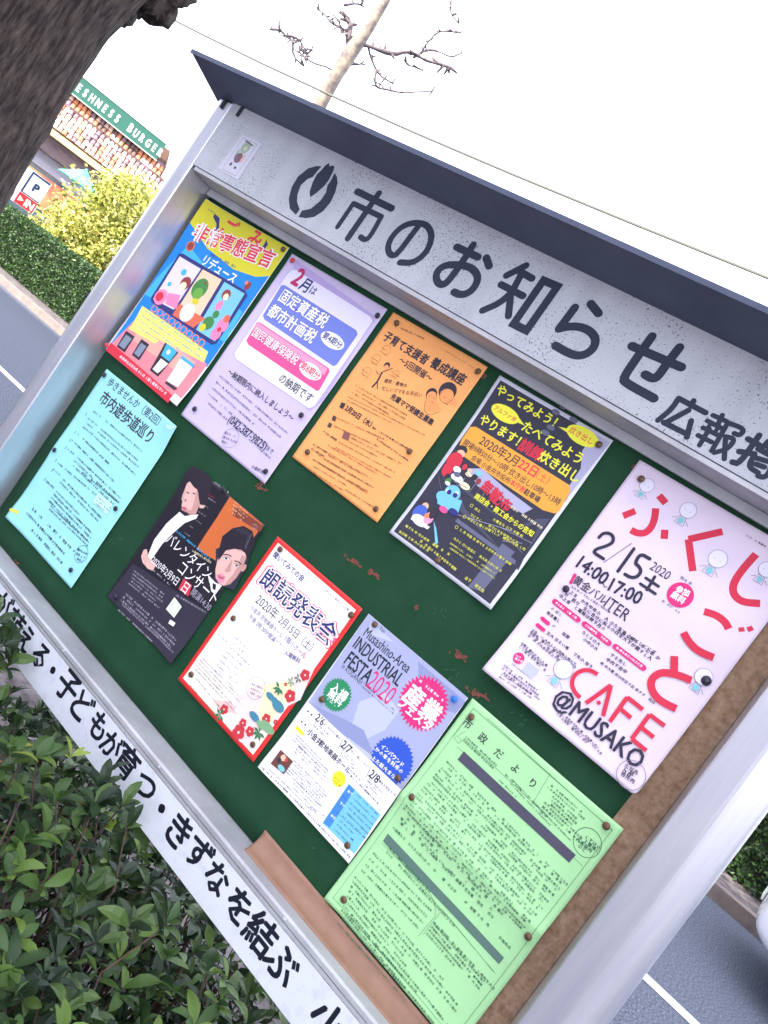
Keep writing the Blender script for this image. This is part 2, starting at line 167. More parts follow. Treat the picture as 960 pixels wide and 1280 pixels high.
('p','yel3',[(-3.2,347.4),(21,337.4),(24.2,345.1),(0.8,352.3)]),('p','wcy',[(232.4,9.2),(257.8,1.8),(250,13.3),(234.7,15)])],'concert': [('p','dkp2',[(2.6,286.7),(10.8,209),(211.5,178.9),(212.2,287.3)]),('p','org6',[(112.3,1.4),(209.8,2.1),(207.2,33.2),(217.4,50.7),(221.8,95.9),(114.5,110.5),(114.2,47.7)]),('p','brn6',[(133.3,8.1),(211.5,3.1),(212.8,14.1),(202.4,16.3),(141.8,23.6)]),('p','skin6',[(18,20.7),(40.9,27.7),(63.7,42.8),(68.8,61.2),(47.8,77.5),(31.1,69.6),(26.5,61.4),(21.3,61.2),(19.2,52.4),(13.9,31.5)]),('p','skin6c',[(40.9,27.7),(63.7,42.8),(68.8,61.2),(57.2,71.2),(53.7,57.8),(47.5,43.3)]),('p','skin6c',[(33.8,72.5),(67.5,59.8),(72,67.8),(41.2,80.4)]),('s','skin6b',0.8,0,[(17.2,40.9),(21.7,51),(24.1,58.8),(29.7,58.3)]),('p','dkp1',[(0,-0),(41.8,-6.6),(65.8,3.8),(79.1,34.2),(70.1,49.8),(55.4,38.9),(43.4,28.5),(31.4,28.6),(17.4,25.3),(10.4,37.6),(19.8,54.2),(29.7,74.8),(6.7,57),(-3.1,23.2)]),('p','skin6',[(64.3,46.7),(77.2,41.6),(76.7,47.4),(69,51.7)]),('p','lip6',[(34.5,68.6),(44.7,66.3),(45,71.3),(36.3,73.2)]),('p','dkp1',[(23.4,43.6),(30.4,41.9),(31,43.8),(23.9,45.5)]),('p','dkp1',[(36.9,37.1),(43.7,36),(43.8,38.1),(37.4,39)]),('p','skin6b',[(29.9,55.1),(33.5,54.4),(35.1,58.7),(30,59.9)]),('p','dkp1',[(36.4,75.3),(59.7,70.7),(49.1,78.9),(38.4,80.7)]),('p','w',[(35,80.4),(50.4,80.3),(75.3,61.7),(76.5,69.5),(59.6,90.1),(51.5,114.4),(43.2,145.8),(42.3,182.2),(37.4,188.8),(31.3,184.6),(21.3,150.3),(24.5,112.8)]),('p','skin6',[(13.5,176.8),(19,172),(31.5,180),(57.8,181.2),(59.7,193.4),(46.9,197.2),(28.4,195.5),(17.3,189)]),('s','skin6b',0.6,0,[(21.7,181.6),(36.7,190.2)]),('s','skin6b',0.6,0,[(25.9,179),(45.9,187.9)]),('s','skin6b',0.6,0,[(23.7,187.2),(38.7,195.7)]),('p','dkp2',[(150.8,88),(172.3,111.8),(186.1,136),(233.4,120.5),(223.2,63),(187.3,45.3)]),('p','skin6',[(161.6,80.5),(166.3,99),(175.2,116.1),(185.3,126.1),(198.4,129.8),(210,126.5),(219,117.2),(222.6,101.4),(222.2,83.6),(216.4,63.3),(202.8,55.8),(181.2,61.9)]),('p','skin6c',[(222.2,83.6),(222.6,101.4),(219,117.2),(210,126.5),(210.1,116.6),(212.7,101.9),(211.4,86.5),(205.7,66),(216.4,63.3)]),('p','skin6c',[(161.6,80.5),(166.3,99),(170.4,96.4),(171.1,80.3),(185.4,66.6),(206.4,60),(202.8,55.8),(181.2,61.9)]),('d','pnk6',195.5,120.6,10,8),
('p','lip6',[(184.5,120.4),(189.8,117.8),(195.5,118.1),(201.5,114.1),(200.9,119.4),(193.3,122.9)]),('s','skin6b',0.8,0,[(183.8,120.8),(193.7,118.5),(202,113.4)]),('p','dkp1',[(157.1,84.1),(147.9,63),(157.3,41),(174.9,25.4),(197.6,22.3),(216.2,35.6),(218.5,50.8),(222.2,67.6),(209.3,59.8),(199,59.7),(184.9,66.1),(171.4,77.7),(170.6,93),(169.4,101.2)]),('p','dkp2',[(162.4,40.8),(177.2,28),(197.5,27.9),(208.7,52.1),(200.5,53.2),(192.7,34),(175.8,38.1)]),('s','gr6',0.4,0,[(199.2,26.9),(203.6,54.5)]),('p','wpk6',[(175.2,90.9),(181.2,85.5),(188,86.1),(183.2,90.8)]),('p','dkp1',[(178.2,88.2),(181.6,86),(185.1,88.7),(180.6,90.8)]),('p','wpk6',[(202.3,86.7),(208.7,83.4),(214.7,84.4),(209.3,88.7)]),('p','dkp1',[(205.4,85.5),(209.5,83.7),(212.1,86.1),(207.7,88.1)]),('s','dkp1',1.8,0,[(171.9,87.2),(178.6,81.4),(188.8,79.9)]),('s','dkp1',1.8,0,[(199.3,82.2),(207.5,78.6),(215.9,78.8)]),('s','dkp1',0.7,0,[(174.6,91.3),(180,85.4),(188.9,84.7)]),('s','dkp1',0.7,0,[(201.2,86.6),(207.1,82.8),(215.6,83)]),('p','skin6c',[(193.4,82.7),(193.4,92),(193.6,104.2),(198.6,105),(205.1,100.4)]),('s','skin6b',1,0,[(192,104.8),(196.4,106),(201.5,103.5)]),('s','skin6b',0.7,0,[(194.8,83),(198.2,95.1)]),('d','skin6c',224.5,80.5,4,7),
('p','w',[(167.9,131.3),(191.2,132.5),(206.4,128.5),(205.2,147.9),(192.1,148.6)]),('p','dkp1',[(186.1,136),(195.2,134),(200.5,142.8),(193.1,143.7)]),('p','dkp1',[(167.5,140),(180.9,139.4),(196.1,150),(211.9,148.3),(212.2,161.7),(177.9,166.7)]),('g','gr6',(63.9,-1.4),(104.8,-2.7),(63.9,-1.4),1,4,0.9),
('g','red6',(62.5,22.4),(90.5,21.6),(62.5,22.4),1,6,0.9),
('g','gr6',(72.8,27.2),(94.3,25.8),(71.3,102.6),6,2.5,0.8),
('g','org6b',(128.5,2.7),(176.4,3.8),(127.4,19.6),4,3.5,0.8),
('t','w',46.6,129.2,126.5,0,0,1.16,'バレンタイン'),('t','w',106.4,152.8,107.2,0,0,1.23,'コンサート'),('g','sky1',(54.2,110.6),(152.2,108),(54.2,110.6),1,5,0.9),
('g','cream',(109.5,117.9),(160.6,111),(109.5,117.9),1,5,0.9),
('t','w',43.7,177.5,79.2,0,0,1.23,'2020年2月9日'),('p','red6b',[(128.5,164.9),(152.1,163.7),(158.6,183.2),(131.8,185.1)]),('t','w',132.8,174.9,20.8,0,1,1.04,'日'),('t','gr6',159,171.4,54,0,0,1.18,'開演14:30'),('g','gr6',(61.7,192),(111.1,190.4),(61.7,192),1,4,0.9),
('p','wpk6',[(134.4,200.8),(159.4,204.2),(159,227.9),(133.4,226.9)]),('p','grn6',[(137.4,203.9),(155.6,206.5),(156,224.8),(137.9,223.7)]),('p','wpk6',[(139.4,206),(153.4,208),(153.6,222.2),(140.1,222.2)]),('p','w',[(154.4,234.7),(168.2,232.6),(168.8,239.6),(155.3,242)]),('g','gr6',(22.7,217.5),(114.4,210.2),(28.7,241.1),5,3.6,0.9),
('g','gr6',(36.1,259.1),(194.6,253),(36,273.1),3,5,0.9),
('g','gr6',(43.6,277.2),(205.4,270.8),(42.1,289.8),2,3.6,0.9),
('g','gr6',(134.9,196.1),(218.3,180.3),(134.9,196.1),1,4,0.9),
('s','gr6',0.6,0,[(190.1,13.7),(197.4,9.4),(204,11.4),(201.2,17.8),(193.5,17.6)]),('s','gr6',0.6,0,[(195,10.8),(201.2,17.8)])],'reading': [('p','crm7',[(8,8),(202.4283393128797,8),(202.4283393128797,289.11866692104604),(8,289.11866692104604)]),('p','wh7',[(12,14),(196.4283393128797,14),(196.4283393128797,217.11866692104604),(12,217.11866692104604)]),('p','pk7',[(143.4,129.7),(189,95.4),(188.2,57.8),(214.1,172.3),(185.2,224.1),(119.8,263.3),(116.1,210.6),(162.3,175)]),('p','wh7',[(99.8,162.5),(176.4,117.6),(151.3,175),(120.1,233.2),(32.5,248.6),(30.4,151.9)]),('p','yel7',[(144,197.6),(175.3,165),(196.9,165),(194,233.6),(177.4,263.5),(136,280),(163.5,224.6)]),('p','pk7',[(126.8,270.5),(159.2,232.1),(181.3,243.8),(186.5,285),(169.3,290.7),(126.1,287.9)]),('p','pk7b',[(83.4,274.9),(112.8,256),(136.7,262.6),(102.1,281.6)]),('t','nv7',14.6,26.5,76.4,0,2,1.04,'聞いてみての会'),('g','gr3',(133.3,15.5),(191.9,15.9),(133.3,15.5),1,4.5,0.9),
('t','pk8',19.2,64.4,183.2,0,9,1.04,'朗読発表会'),('t','w',20.4,64.4,180.9,0,6,1.04,'朗読発表会'),('t','nv7',22.4,64.4,177.1,0,1.5,1.04,'朗読発表会'),('t','dkt',38.2,100.4,51.7,0,0,1.2,'2020年'),('t','dkt',97.2,99.9,81.1,0,0,1.2,'2月15日（土）'),('t','nv7',37.9,118.7,83.1,0,0,1.14,'小金井 宮地楽器ホール'),('t','nv7',127.3,116.7,50.4,0,0,1.14,'1階小ホール'),('t','nv7',45.5,132,68.3,0,0,1.14,'午後 2時 30分開演'),('t','nv7',141.3,134.7,33.5,-0.183,1,1.09,'入場無料'),('g','gr3',(116.2,130.6),(135,129.6),(116.2,130.6),1,3,0.9),
('s','gr3',0.4,0,[(45.5,167.6),(116.6,162),(113.8,229.6),(41.2,235.4)]),('g','gr3',(47,175.5),(103.6,172.7),(44.9,239.2),8,3.4,0.7),
('g','gr3',(14.5,240),(127.1,240.5),(14.7,262.2),5,2.8,0.9),
('g','gr3',(13.3,191.5),(37.8,191.2),(13.3,191.5),1,3,0.9),
('s','gr3',0.6,1,[(153.9,210.3),(153.3,215),(151.5,219.3),(148.6,223),(144.9,225.9),(140.6,227.7),(135.9,228.3),(131.2,227.7),(126.9,225.9),(123.2,223),(120.3,219.3),(118.5,215),(117.9,210.3),(118.5,205.6),(120.3,201.3),(123.2,197.6),(126.9,194.7),(131.2,192.9),(135.9,192.3),(140.6,192.9),(144.9,194.7),(148.6,197.6),(151.5,201.3),(153.3,205.6)]),('g','gr3',(124.6,210.5),(148.6,202.5),(130.6,222.9),3,4,0.9),
('g','grn7',(30.9,272),(103.1,276.5),(27.8,287.6),2,3,0.9),
('d','red7',200.8,138.6,4.5,4.5),
('d','red7',197.4,143.3,4.5,4.5),
('d','red7',191.9,141.5,4.5,4.5),
('d','red7',191.9,135.7,4.5,4.5),
('d','red7',197.4,133.9,4.5,4.5),
('d','crm7',195.9,138.6,1.6,1.6),
('d','red7',200.9,179.5,5,5),
('d','red7',197.1,184.7,5,5),
('d','red7',190.9,182.7,5,5),
('d','red7',191,176.3,5,5),
('d','red7',197.1,174.3,5,5),
('d','crm7',195.4,179.5,1.8,1.8),
('d','red7',178.4,171.4,1.5,1.5),
('d','red7',177.2,173,1.5,1.5),
('d','red7',175.4,172.4,1.5,1.5),
('d','red7',175.4,170.4,1.5,1.5),
('d','red7',177.2,169.8,1.5,1.5),
('d','crm7',176.7,171.4,0.5,0.5),
('d','red7',114.9,273.2,4,4),
('d','red7',111.9,277.4,4,4),
('d','red7',106.9,275.8,4,4),
('d','red7',106.9,270.6,4,4),
('d','red7',111.9,269,4,4),
('d','crm7',110.5,273.2,1.4,1.4),
('d','red7',157.8,265.6,3.5,3.5),
('d','red7',155.2,269.3,3.5,3.5),
('d','red7',150.9,267.9,3.5,3.5),
('d','red7',150.9,263.3,3.5,3.5),
('d','red7',155.2,261.9,3.5,3.5),
('d','crm7',154,265.6,1.3,1.3),
('d','red7',164.3,281.5,6,6),
('d','red7',159.7,287.8,6,6),
('d','red7',152.4,285.4,6,6),
('d','red7',152.4,277.6,6,6),
('d','red7',159.7,275.2,6,6),
('d','crm7',157.7,281.5,2.2,2.2),
('d','red7',178,266.6,4,4),
('d','red7',175,270.8,4,4),
('d','red7',170,269.2,4,4),
('d','red7',170,264,4,4),
('d','red7',175,262.4,4,4),
('d','crm7',173.6,266.6,1.4,1.4),
('d','red7',189.2,232.6,4,4),
('d','red7',186.2,236.8,4,4),
('d','red7',181.2,235.2,4,4),
('d','red7',181.2,230,4,4),
('d','red7',186.2,228.4,4,4),
('d','crm7',184.8,232.6,1.4,1.4),
('d','red7',203.9,225.4,2,2),
('d','red7',202.4,227.5,2,2),
('d','red7',199.9,226.7,2,2),
('d','red7',199.9,224.1,2,2),
('d','red7',202.4,223.3,2,2),
('d','crm7',201.7,225.4,0.7,0.7),
('p','grn7',[(171.8,182.4),(177.1,186.8),(184,186.8),(178.7,182.4)]),('p','grn7',[(171.8,182.4),(173,189.2),(178.3,193.7),(177.1,186.9)]),('p','grn7',[(171.8,182.4),(168.4,188.4),(169.5,195.2),(173,189.2)]),('p','grn7',[(171.8,182.4),(165.3,184.8),(161.8,190.8),(168.3,188.4)]),('p','grn7',[(171.8,182.4),(166.5,178),(159.6,178),(164.9,182.4)]),('p','grn8',[(182.8,161.3),(187.3,162.9),(191.8,161.3),(187.3,159.7)]),('p','grn8',[(182.8,161.3),(183.6,166),(187.3,169.1),(186.5,164.4)]),('p','grn8',[(182.8,161.3),(179.1,164.4),(178.3,169.1),(182,166)]),('p','grn8',[(182.8,161.3),(178.3,159.7),(173.8,161.3),(178.3,162.9)]),('p','grn8',[(182.8,161.3),(182,156.6),(178.3,153.5),(179.1,158.2)]),('p','grn7',[(189.7,149.6),(193.9,152),(198.6,151.2),(194.4,148.8)]),('p','grn7',[(189.7,149.6),(188.9,154.3),(191.3,158.5),(192.1,153.8)]),('p','grn7',[(189.7,149.6),(185,150.4),(181.9,154.1),(186.6,153.3)]),('p','grn7',[(189.7,149.6),(187.3,145.5),(182.8,143.8),(185.2,147.9)]),('p','grn7',[(110.6,284.2),(115.9,288.6),(122.8,288.6),(117.5,284.2)]),('p','grn7',[(110.6,284.2),(109.4,291),(112.9,297),(114,290.2)]),('p','grn7',[(110.6,284.2),(104.1,286.6),(100.6,292.6),(107.1,290.2)]),('p','grn7',[(110.6,284.2),(105.3,279.8),(98.4,279.8),(103.7,284.2)]),('p','grn7',[(110.6,284.2),(111.8,277.4),(108.3,271.4),(107.2,278.2)]),('p','grn7',[(188.7,256.4),(195.7,258.9),(202.7,256.4),(195.7,253.9)]),('p','grn7',[(188.7,256.4),(191.9,263.1),(198.6,266.3),(195.4,259.6)]),('p','grn7',[(188.7,256.4),(186.2,263.4),(188.7,270.4),(191.2,263.4)]),('p','grn7',[(188.7,256.4),(182,259.6),(178.8,266.3),(185.5,263.1)]),('p','grn7',[(188.7,256.4),(181.7,253.9),(174.7,256.4),(181.7,258.9)]),('p','grn7',[(188.7,256.4),(187.4,249.1),(181.7,244.3),(183,251.6)]),('d','tea7',167.9,202.2,10,5),
('d','tea7',189.1,204.4,13,8),
('d','tea7',165,244.3,12,6),
('d','tea7',178.8,202.1,9,5),
('d','grn8',195.2,240.9,16,7),
('d','grn8',183.5,246.1,10,5)],'festa': [('p','slv1',[(0,0.2),(206.3,-0.1),(205.7,163.3),(3.5,166.9)]),('p','slv2',[(112.6,6.5),(207,6.1),(205.7,28.1),(170.8,43),(127.7,25.3)]),('p','slv3',[(72.9,111.5),(98.1,74.2),(133.6,80.9),(132.7,116),(117.2,145.7),(152.9,176.1),(173.5,165.3),(92.8,165.5)]),('p','slv2',[(28.9,159.5),(75.1,144.8),(105.5,137.9),(146.2,156.2),(71.5,165.2),(5.6,164.3)]),('p','slv3',[(10.9,6.8),(85.3,9.6),(63.9,8),(16.1,25.6)]),('t','dk8',29.8,5.2,10.8,0,0,1,'7th'),('t','dk8',13.1,23.2,95.8,0,1,1.5,'Musashino-Area'),('t','dk8',10,44.9,99.1,0,2,1.6,'INDUSTRIAL'),('t','dk8',13.6,71.8,52.7,0,2,1.6,'FESTA'),('t','mag8',65.5,71.6,48.3,0,0,1.7,'2020'),('t','dk8',15.1,87,43.1,0,0,1.4,'in KOGANEI'),('g','dk8',(59.2,86),(129.1,84.5),(59.7,91),2,2.6,0.9),
('b','mag8',156.7,48.2,41,36,0.84),
('g','w',(131.4,26.8),(183.6,26.6),(131.4,26.8),1,5,0.9),
('t','w',124.9,49.6,63.4,0,3,1,'産業'),('t','w',125.2,69.1,62.2,0,3,1,'フェスタ'),('b','grn9',36.3,126.9,26,30,0.88),
('t','w',21.2,120.4,31.7,0,2,1,'入場'),('t','w',22.5,131.9,29.5,0,2,1,'無料'),('g','w',(26.5,141.2),(48.6,141.7),(26.5,141.2),1,3,0.9),
('b','blu9',168.8,141.8,35,34,0.89),
('t','w',143.1,136,44,0,2,1.11,'インバウンド'),('g','w',(137.3,145.6),(194.5,143.6),(140.7,158.6),2,8,0.9),
('p','wh8',[(3.5,166.9),(206.3,162.8),(206.9,293.4),(0.7,293.9)]),('t','dk8',29.4,172.5,16.5,0,2,1.2,'2/6'),('g','dk8',(46.3,173.1),(83.6,173),(46.3,173.1),1,4.6,0.9),
('t','dk8',90,174.2,17.9,0,2,1.2,'2/7'),('g','dk8',(107.9,174),(145.8,173.6),(107.9,174),1,4.6,0.9),
('t','dk8',152.9,176.2,17.5,0,2,1.2,'2/8'),('g','dk8',(170.4,176.3),(203.7,175.4),(170.4,176.3),1,4.6,0.9),
('g','gr8',(32.6,181),(63.5,180.5),(33.8,186.7),2,3.4,0.7),
('g','gr8',(93,182.7),(149.1,183.5),(94.3,190.3),3,3.2,0.7),
('g','gr8',(155.8,184.3),(190.9,186.2),(156.4,192.2),3,3.2,0.7),
('s','dk8',0.8,0,[(86.6,170.5),(89.9,185.2)]),('s','dk8',0.8,0,[(148.7,171.2),(152.2,186)]),('t','dk8',31.4,198.4,31.7,0,2,1.09,'小金井'),('t','dk8',59.7,198,66.5,0,2,1.09,'宮地楽器ホール'),('g','dk8',(124.6,195.4),(189.2,196),(125.7,200.9),2,3.6,0.9),
('d','dk8',12.4,177,1.6,1.6),
('d','dk8',20.8,177,1.6,1.6),
('d','dk8',14.1,195.7,1.6,1.6),
('d','dk8',22,195.2,1.6,1.6),
('p','yel8',[(10.5,205.4),(29.9,205.3),(30.3,210.8),(11.4,211.4)]),('g','gr8',(18.8,216.5),(99.8,216),(18.6,225.6),3,3,0.9),
('g','gr8',(33.6,226.8),(107.4,224.8),(31.8,237.1),3,2.8,0.9),
('g','gr8',(40.9,247.3),(120.5,245.9),(37.3,267.9),6,2.8,0.9),
('g','gr8',(64.4,267.2),(122.2,265.8),(62.7,277.5),3,2.8,0.9),
('g','gr8',(118.4,273.3),(133.7,272.9),(107.1,278.7),2,2.6,0.9),
('p','brn8',[(12.8,250.4),(41.4,249.1),(42.3,273.4),(14.1,276)]),('d','skin',25.2,255.8,5,5),
('d','sky3',33,269.3,7,4),
('d','dk8',21.7,263.2,4,4),
('d','red7',31.3,255.2,3,3),
('d','yel8',119.1,217.2,11.5,11.5),
('g','dk8',(111.3,220.2),(130.4,218.3),(112.6,224.7),2,3,0.9),
('p','sky8',[(136.2,211.3),(203.1,209.8),(205.2,278.1),(138.6,281.4)]),('p','blu8',[(136.6,211.8),(148.6,211.5),(151.6,278.5),(138.7,280.4)]),('g','w',(140.8,220.2),(151.8,219.4),(140.8,220.2),1,5,0.9),
('g','w',(141.8,240.5),(151.9,240.4),(141.8,240.5),1,5,0.9),
('g','w',(141.6,264),(152.2,263.3),(141.6,264),1,5,0.9),
('s','dk8',0.4,0,[(148.6,211.5),(151.6,278.5)]),('s','dk8',0.4,0,[(137.9,231.2),(204.3,228.7)]),('s','dk8',0.4,0,[(139.3,255.4),(204.8,250.9)]),('g','dk8',(155.1,214.4),(203.3,212.9),(158.5,274.6),9,3,0.9),
('g','dk8',(5.9,289.5),(204,286.5),(5.9,289.5),1,3.6,0.9),
('g','dk8',(9.7,284.2),(114.5,280.9),(9.7,284.2),1,2.6,0.9)],'citynews': [('s','dg',0.5,1,[(10,10),(247.7,10),(247.7,349.3),(10,349.3)]),('s','dg',0.5,0,[(33.5,7.9),(248.9,10.6)]),('s','dg',0.4,0,[(15.2,54),(19.9,42.4)]),('s','dg',0.5,0,[(23.7,51),(181.1,53.2)]),('s','dg',0.4,0,[(146.3,7.6),(151.3,55)]),('s','dg',0.5,0,[(23.1,66.2),(245.7,70)]),('s','dg',0.4,0,[(11.6,24.1),(10.7,58.9)]),('t','dkt',9,32.1,14.4,0,1,1,'市'),('t','dkt',38.9,33,14.1,0,1,1,'政'),('t','dkt',69,34.2,13.7,0,1,1,'だ'),('t','dkt',98.9,33.8,13.4,0,1,1,'よ'),('t','dkt',129.3,33.4,13.1,0,1,1,'り'),('s','dg',0.4,1,[(14,55),(23.7,55),(23.5,61.1),(14.1,60.7)]),('g','dg',(24.2,47.7),(87.4,48.9),(24.3,53.4),2,4,0.9),
('g','dg',(99.9,49.5),(148.7,51.7),(96.8,60.8),2,3,0.9),
('g','dg',(152.3,19.1),(212.9,19),(153.1,23.9),2,3.6,0.9),
('g','dg',(161.4,42.1),(175.3,41.9),(164.8,54),3,5,0.9),
('g','dg',(165.3,28.7),(221.4,30.3),(174.5,48.2),5,4,0.9),
('g','dg',(111,48.3),(219.5,56.5),(112.4,53.9),2,2.6,0.9),
('p','bar9',[(35.3,64.6),(231.6,65.4),(230.7,78.6),(35.4,79.1)]),('p','bar9b',[(18.3,225.4),(237.3,227.6),(236.8,238.6),(18.8,238.2)]),('s','dg',0.7,1,[(251.5,43.6),(250.9,48.3),(249.1,52.6),(246.2,56.3),(242.5,59.2),(238.2,61),(233.5,61.6),(228.8,61),(224.5,59.2),(220.8,56.3),(217.9,52.6),(216.1,48.3),(215.5,43.6),(216.1,38.9),(217.9,34.6),(220.8,30.9),(224.5,28),(228.8,26.2),(233.5,25.6),(238.2,26.2),(242.5,28),(246.2,30.9),(249.1,34.6),(250.9,38.9)]),('g','dg',(220.2,39.5),(251,38.1),(220.6,54.4),4,6,0.9),
('g','dg2',(24.2,91.6),(245.1,101.3),(24.2,91.6),1,4,0.8),
('g','dg2',(23.8,96.6),(239.9,105.2),(23.8,96.6),1,4,0.72),
('g','dg2',(23.1,103.6),(244.3,112.3),(23.1,103.6),1,4,0.8),
('g','dg2',(22.6,108.7),(239.1,116.2),(22.6,108.7),1,4,0.72),
('g','dg2',(21.9,115.7),(243.4,123.3),(21.9,115.7),1,4,0.8),
('g','dg2',(21.5,120.8),(238.2,127.2),(21.5,120.8),1,4,0.72),
('g','dg2',(20.7,127.8),(242.6,134.3),(20.7,127.8),1,4,0.8),
('g','dg2',(20.3,132.9),(237.4,138.3),(20.3,132.9),1,4,0.72),
('g','dg2',(19.5,139.9),(241.8,145.3),(19.5,139.9),1,4,0.8),
('g','dg2',(19.1,145),(236.5,149.3),(19.1,145),1,4,0.72),
('g','dg2',(18.3,152.1),(240.9,156.4),(18.3,152.1),1,4,0.8),
('g','dg2',(17.9,157.2),(235.7,160.4),(17.9,157.2),1,4,0.72),
('g','dg2',(17.1,164.2),(240.1,167.5),(17.1,164.2),1,4,0.8),
('g','dg2',(16.7,169.4),(234.8,171.5),(16.7,169.4),1,4,0.72),
('g','dg2',(15.9,176.5),(239.2,178.6),(15.9,176.5),1,4,0.8),
('g','dg2',(15.5,181.6),(234,182.7),(15.5,181.6),1,4,0.72),
('g','dg2',(21.7,182.4),(208.5,187.9),(20.4,195.5),3,5.2,0.6),
('g','dg',(18,200.7),(240.7,200),(18.5,213.4),2,5,0.6),
('s','dg',0.4,0,[(18.6,242),(138.9,236.2),(135.8,294)]),('s','dg',0.4,0,[(22.4,238.4),(240.1,250.1)]),('s','dg',0.4,0,[(140.1,243.8),(139.7,287.2)]),('s','dg',0.4,0,[(140.1,243.8),(237.3,250.3)]),('g','dg',(32.5,238.1),(166.9,240.2),(31.5,245),2,4.6,0.9),
('g','dg',(17.4,261),(133.2,256.2),(18.1,290.5),4,4,0.9),
('g','dg',(130.6,264.6),(252.1,265.3),(130.6,264.6),1,5,0.9),
('g','dg',(16.1,304.5),(228.7,309.3),(29.1,352.3),8,4.2,0.9),
('g','dg',(141.1,265.7),(237.8,269.1),(141.9,282.1),4,4,0.9),
('g','dg',(37.7,349.9),(179.6,346.9),(36.6,369.1),3,4,0.9)],'cafe': [('s','redc',9.5,0,[(28.2,78),(37.8,63.3)]),('s','redc',9.5,0,[(51.4,28.4),(65.2,32.8)]),('s','redc',9.5,0,[(58.2,45.6),(65.7,58.4),(69.1,71.5),(66.6,82),(58.4,87.5),(48.6,88.4)]),('s','redc',9.5,0,[(85.4,63.5),(91.8,74.5)]),('s','redc',9.5,0,[(147.1,26),(117.8,57.9)]),('s','redc',9.5,0,[(117.8,57.9),(146.7,89.9)]),('s','redc',9.5,0,[(197,28.7),(195,50.4),(195.1,70.1),(199.1,81.9),(207.4,88.4),(219.4,88.5),(235.9,78.5)]),('s','redc',9.5,0,[(188.2,125.6),(202,120.9),(215.6,121.5),(224.6,126.7)]),('s','redc',7,0,[(235,116.4),(238.8,120.6)]),('s','redc',7,0,[(241.6,110.2),(247,113.5)]),('s','grc',0.5,1,[(39.7,25.2),(39.4,27.8),(38.4,30.2),(36.8,32.3),(34.7,33.9),(32.3,34.9),(29.7,35.2),(27.1,34.9),(24.7,33.9),(22.6,32.3),(21,30.2),(20,27.8),(19.7,25.2),(20,22.6),(21,20.2),(22.6,18.1),(24.7,16.5),(27.1,15.5),(29.7,15.2),(32.3,15.5),(34.7,16.5),(36.8,18.1),(38.4,20.2),(39.4,22.6)]),('d','lavw',29.7,25.2,9.5,9.5),
('d','grc',26.2,26.2,0.6,0.6),
('d','grc',33.2,26.2,0.6,0.6),
('s','grc',0.5,1,[(25.7,35.2),(33.7,35.2),(35.7,45.2),(23.7,45.2)]),('s','grc',0.7,0,[(23.7,38.2),(18.7,42.2)]),('s','grc',0.7,0,[(35.7,38.2),(40.7,42.2)]),('d','teac',29.7,40.2,3.5,4),
('s','grc',0.5,1,[(106.2,25.4),(105.8,28.2),(104.7,30.9),(103,33.2),(100.7,34.9),(98,36),(95.2,36.4),(92.4,36),(89.7,34.9),(87.4,33.2),(85.7,30.9),(84.6,28.2),(84.2,25.4),(84.6,22.6),(85.7,19.9),(87.4,17.6),(89.7,15.9),(92.4,14.8),(95.2,14.4),(98,14.8),(100.7,15.9),(103,17.6),(104.7,19.9),(105.8,22.6)]),('d','lavw',95.2,25.4,10.5,10.5),
('d','grc',91.4,26.5,0.6,0.6),
('d','grc',99,26.5,0.6,0.6),
('s','grc',0.5,1,[(90.8,36.4),(99.60000000000001,36.4),(101.8,47.4),(88.60000000000001,47.4)]),('s','grc',0.7,0,[(88.60000000000001,39.7),(83.1,44.099999999999994)]),('s','grc',0.7,0,[(101.8,39.7),(107.30000000000001,44.099999999999994)]),('d','teac',95.2,41.9,3.8499999999999996,4.4),
('s','grc',0.5,1,[(174.8,59.2),(174.4,62.3),(173.2,65.2),(171.3,67.7),(168.8,69.6),(165.9,70.8),(162.8,71.2),(159.7,70.8),(156.8,69.6),(154.3,67.7),(152.4,65.2),(151.2,62.3),(150.8,59.2),(151.2,56.1),(152.4,53.2),(154.3,50.7),(156.8,48.8),(159.7,47.6),(162.8,47.2),(165.9,47.6),(168.8,48.8),(171.3,50.7),(173.2,53.2),(174.4,56.1)]),('d','lavw',162.8,59.2,11.5,11.5),
('d','grc',158.6,60.4,0.6,0.6),
('d','grc',167,60.4,0.6,0.6),
('s','grc',0.5,1,[(158,71.2),(167.60000000000002,71.2),(170,83.2),(155.60000000000002,83.2)]),('s','grc',0.7,0,[(155.60000000000002,74.80000000000001),(149.60000000000002,79.6)]),('s','grc',0.7,0,[(170,74.80000000000001),(176,79.6)]),('d','teac',162.8,77.2,4.199999999999999,4.800000000000001),
('s','grc',0.5,1,[(228.4,38.2),(228.1,40.8),(227.1,43.2),(225.5,45.3),(223.4,46.9),(221,47.9),(218.4,48.2),(215.8,47.9),(213.4,46.9),(211.3,45.3),(209.7,43.2),(208.7,40.8),(208.4,38.2),(208.7,35.6),(209.7,33.2),(211.3,31.1),(213.4,29.5),(215.8,28.5),(218.4,28.2),(221,28.5),(223.4,29.5),(225.5,31.1),(227.1,33.2),(228.1,35.6)]),('d','lavw',218.4,38.2,9.5,9.5),
('d','grc',214.9,39.2,0.6,0.6),
('d','grc',221.9,39.2,0.6,0.6),
('s','grc',0.5,1,[(214.4,48.2),(222.4,48.2),(224.4,58.2),(212.4,58.2)]),('s','grc',0.7,0,[(212.4,51.2),(207.4,55.2)]),('s','grc',0.7,0,[(224.4,51.2),(229.4,55.2)]),('d','teac',218.4,53.2,3.5,4),
('g','dkt',(173.4,14.7),(203.7,14.2),(173.4,14.7),1,3.6,0.9),
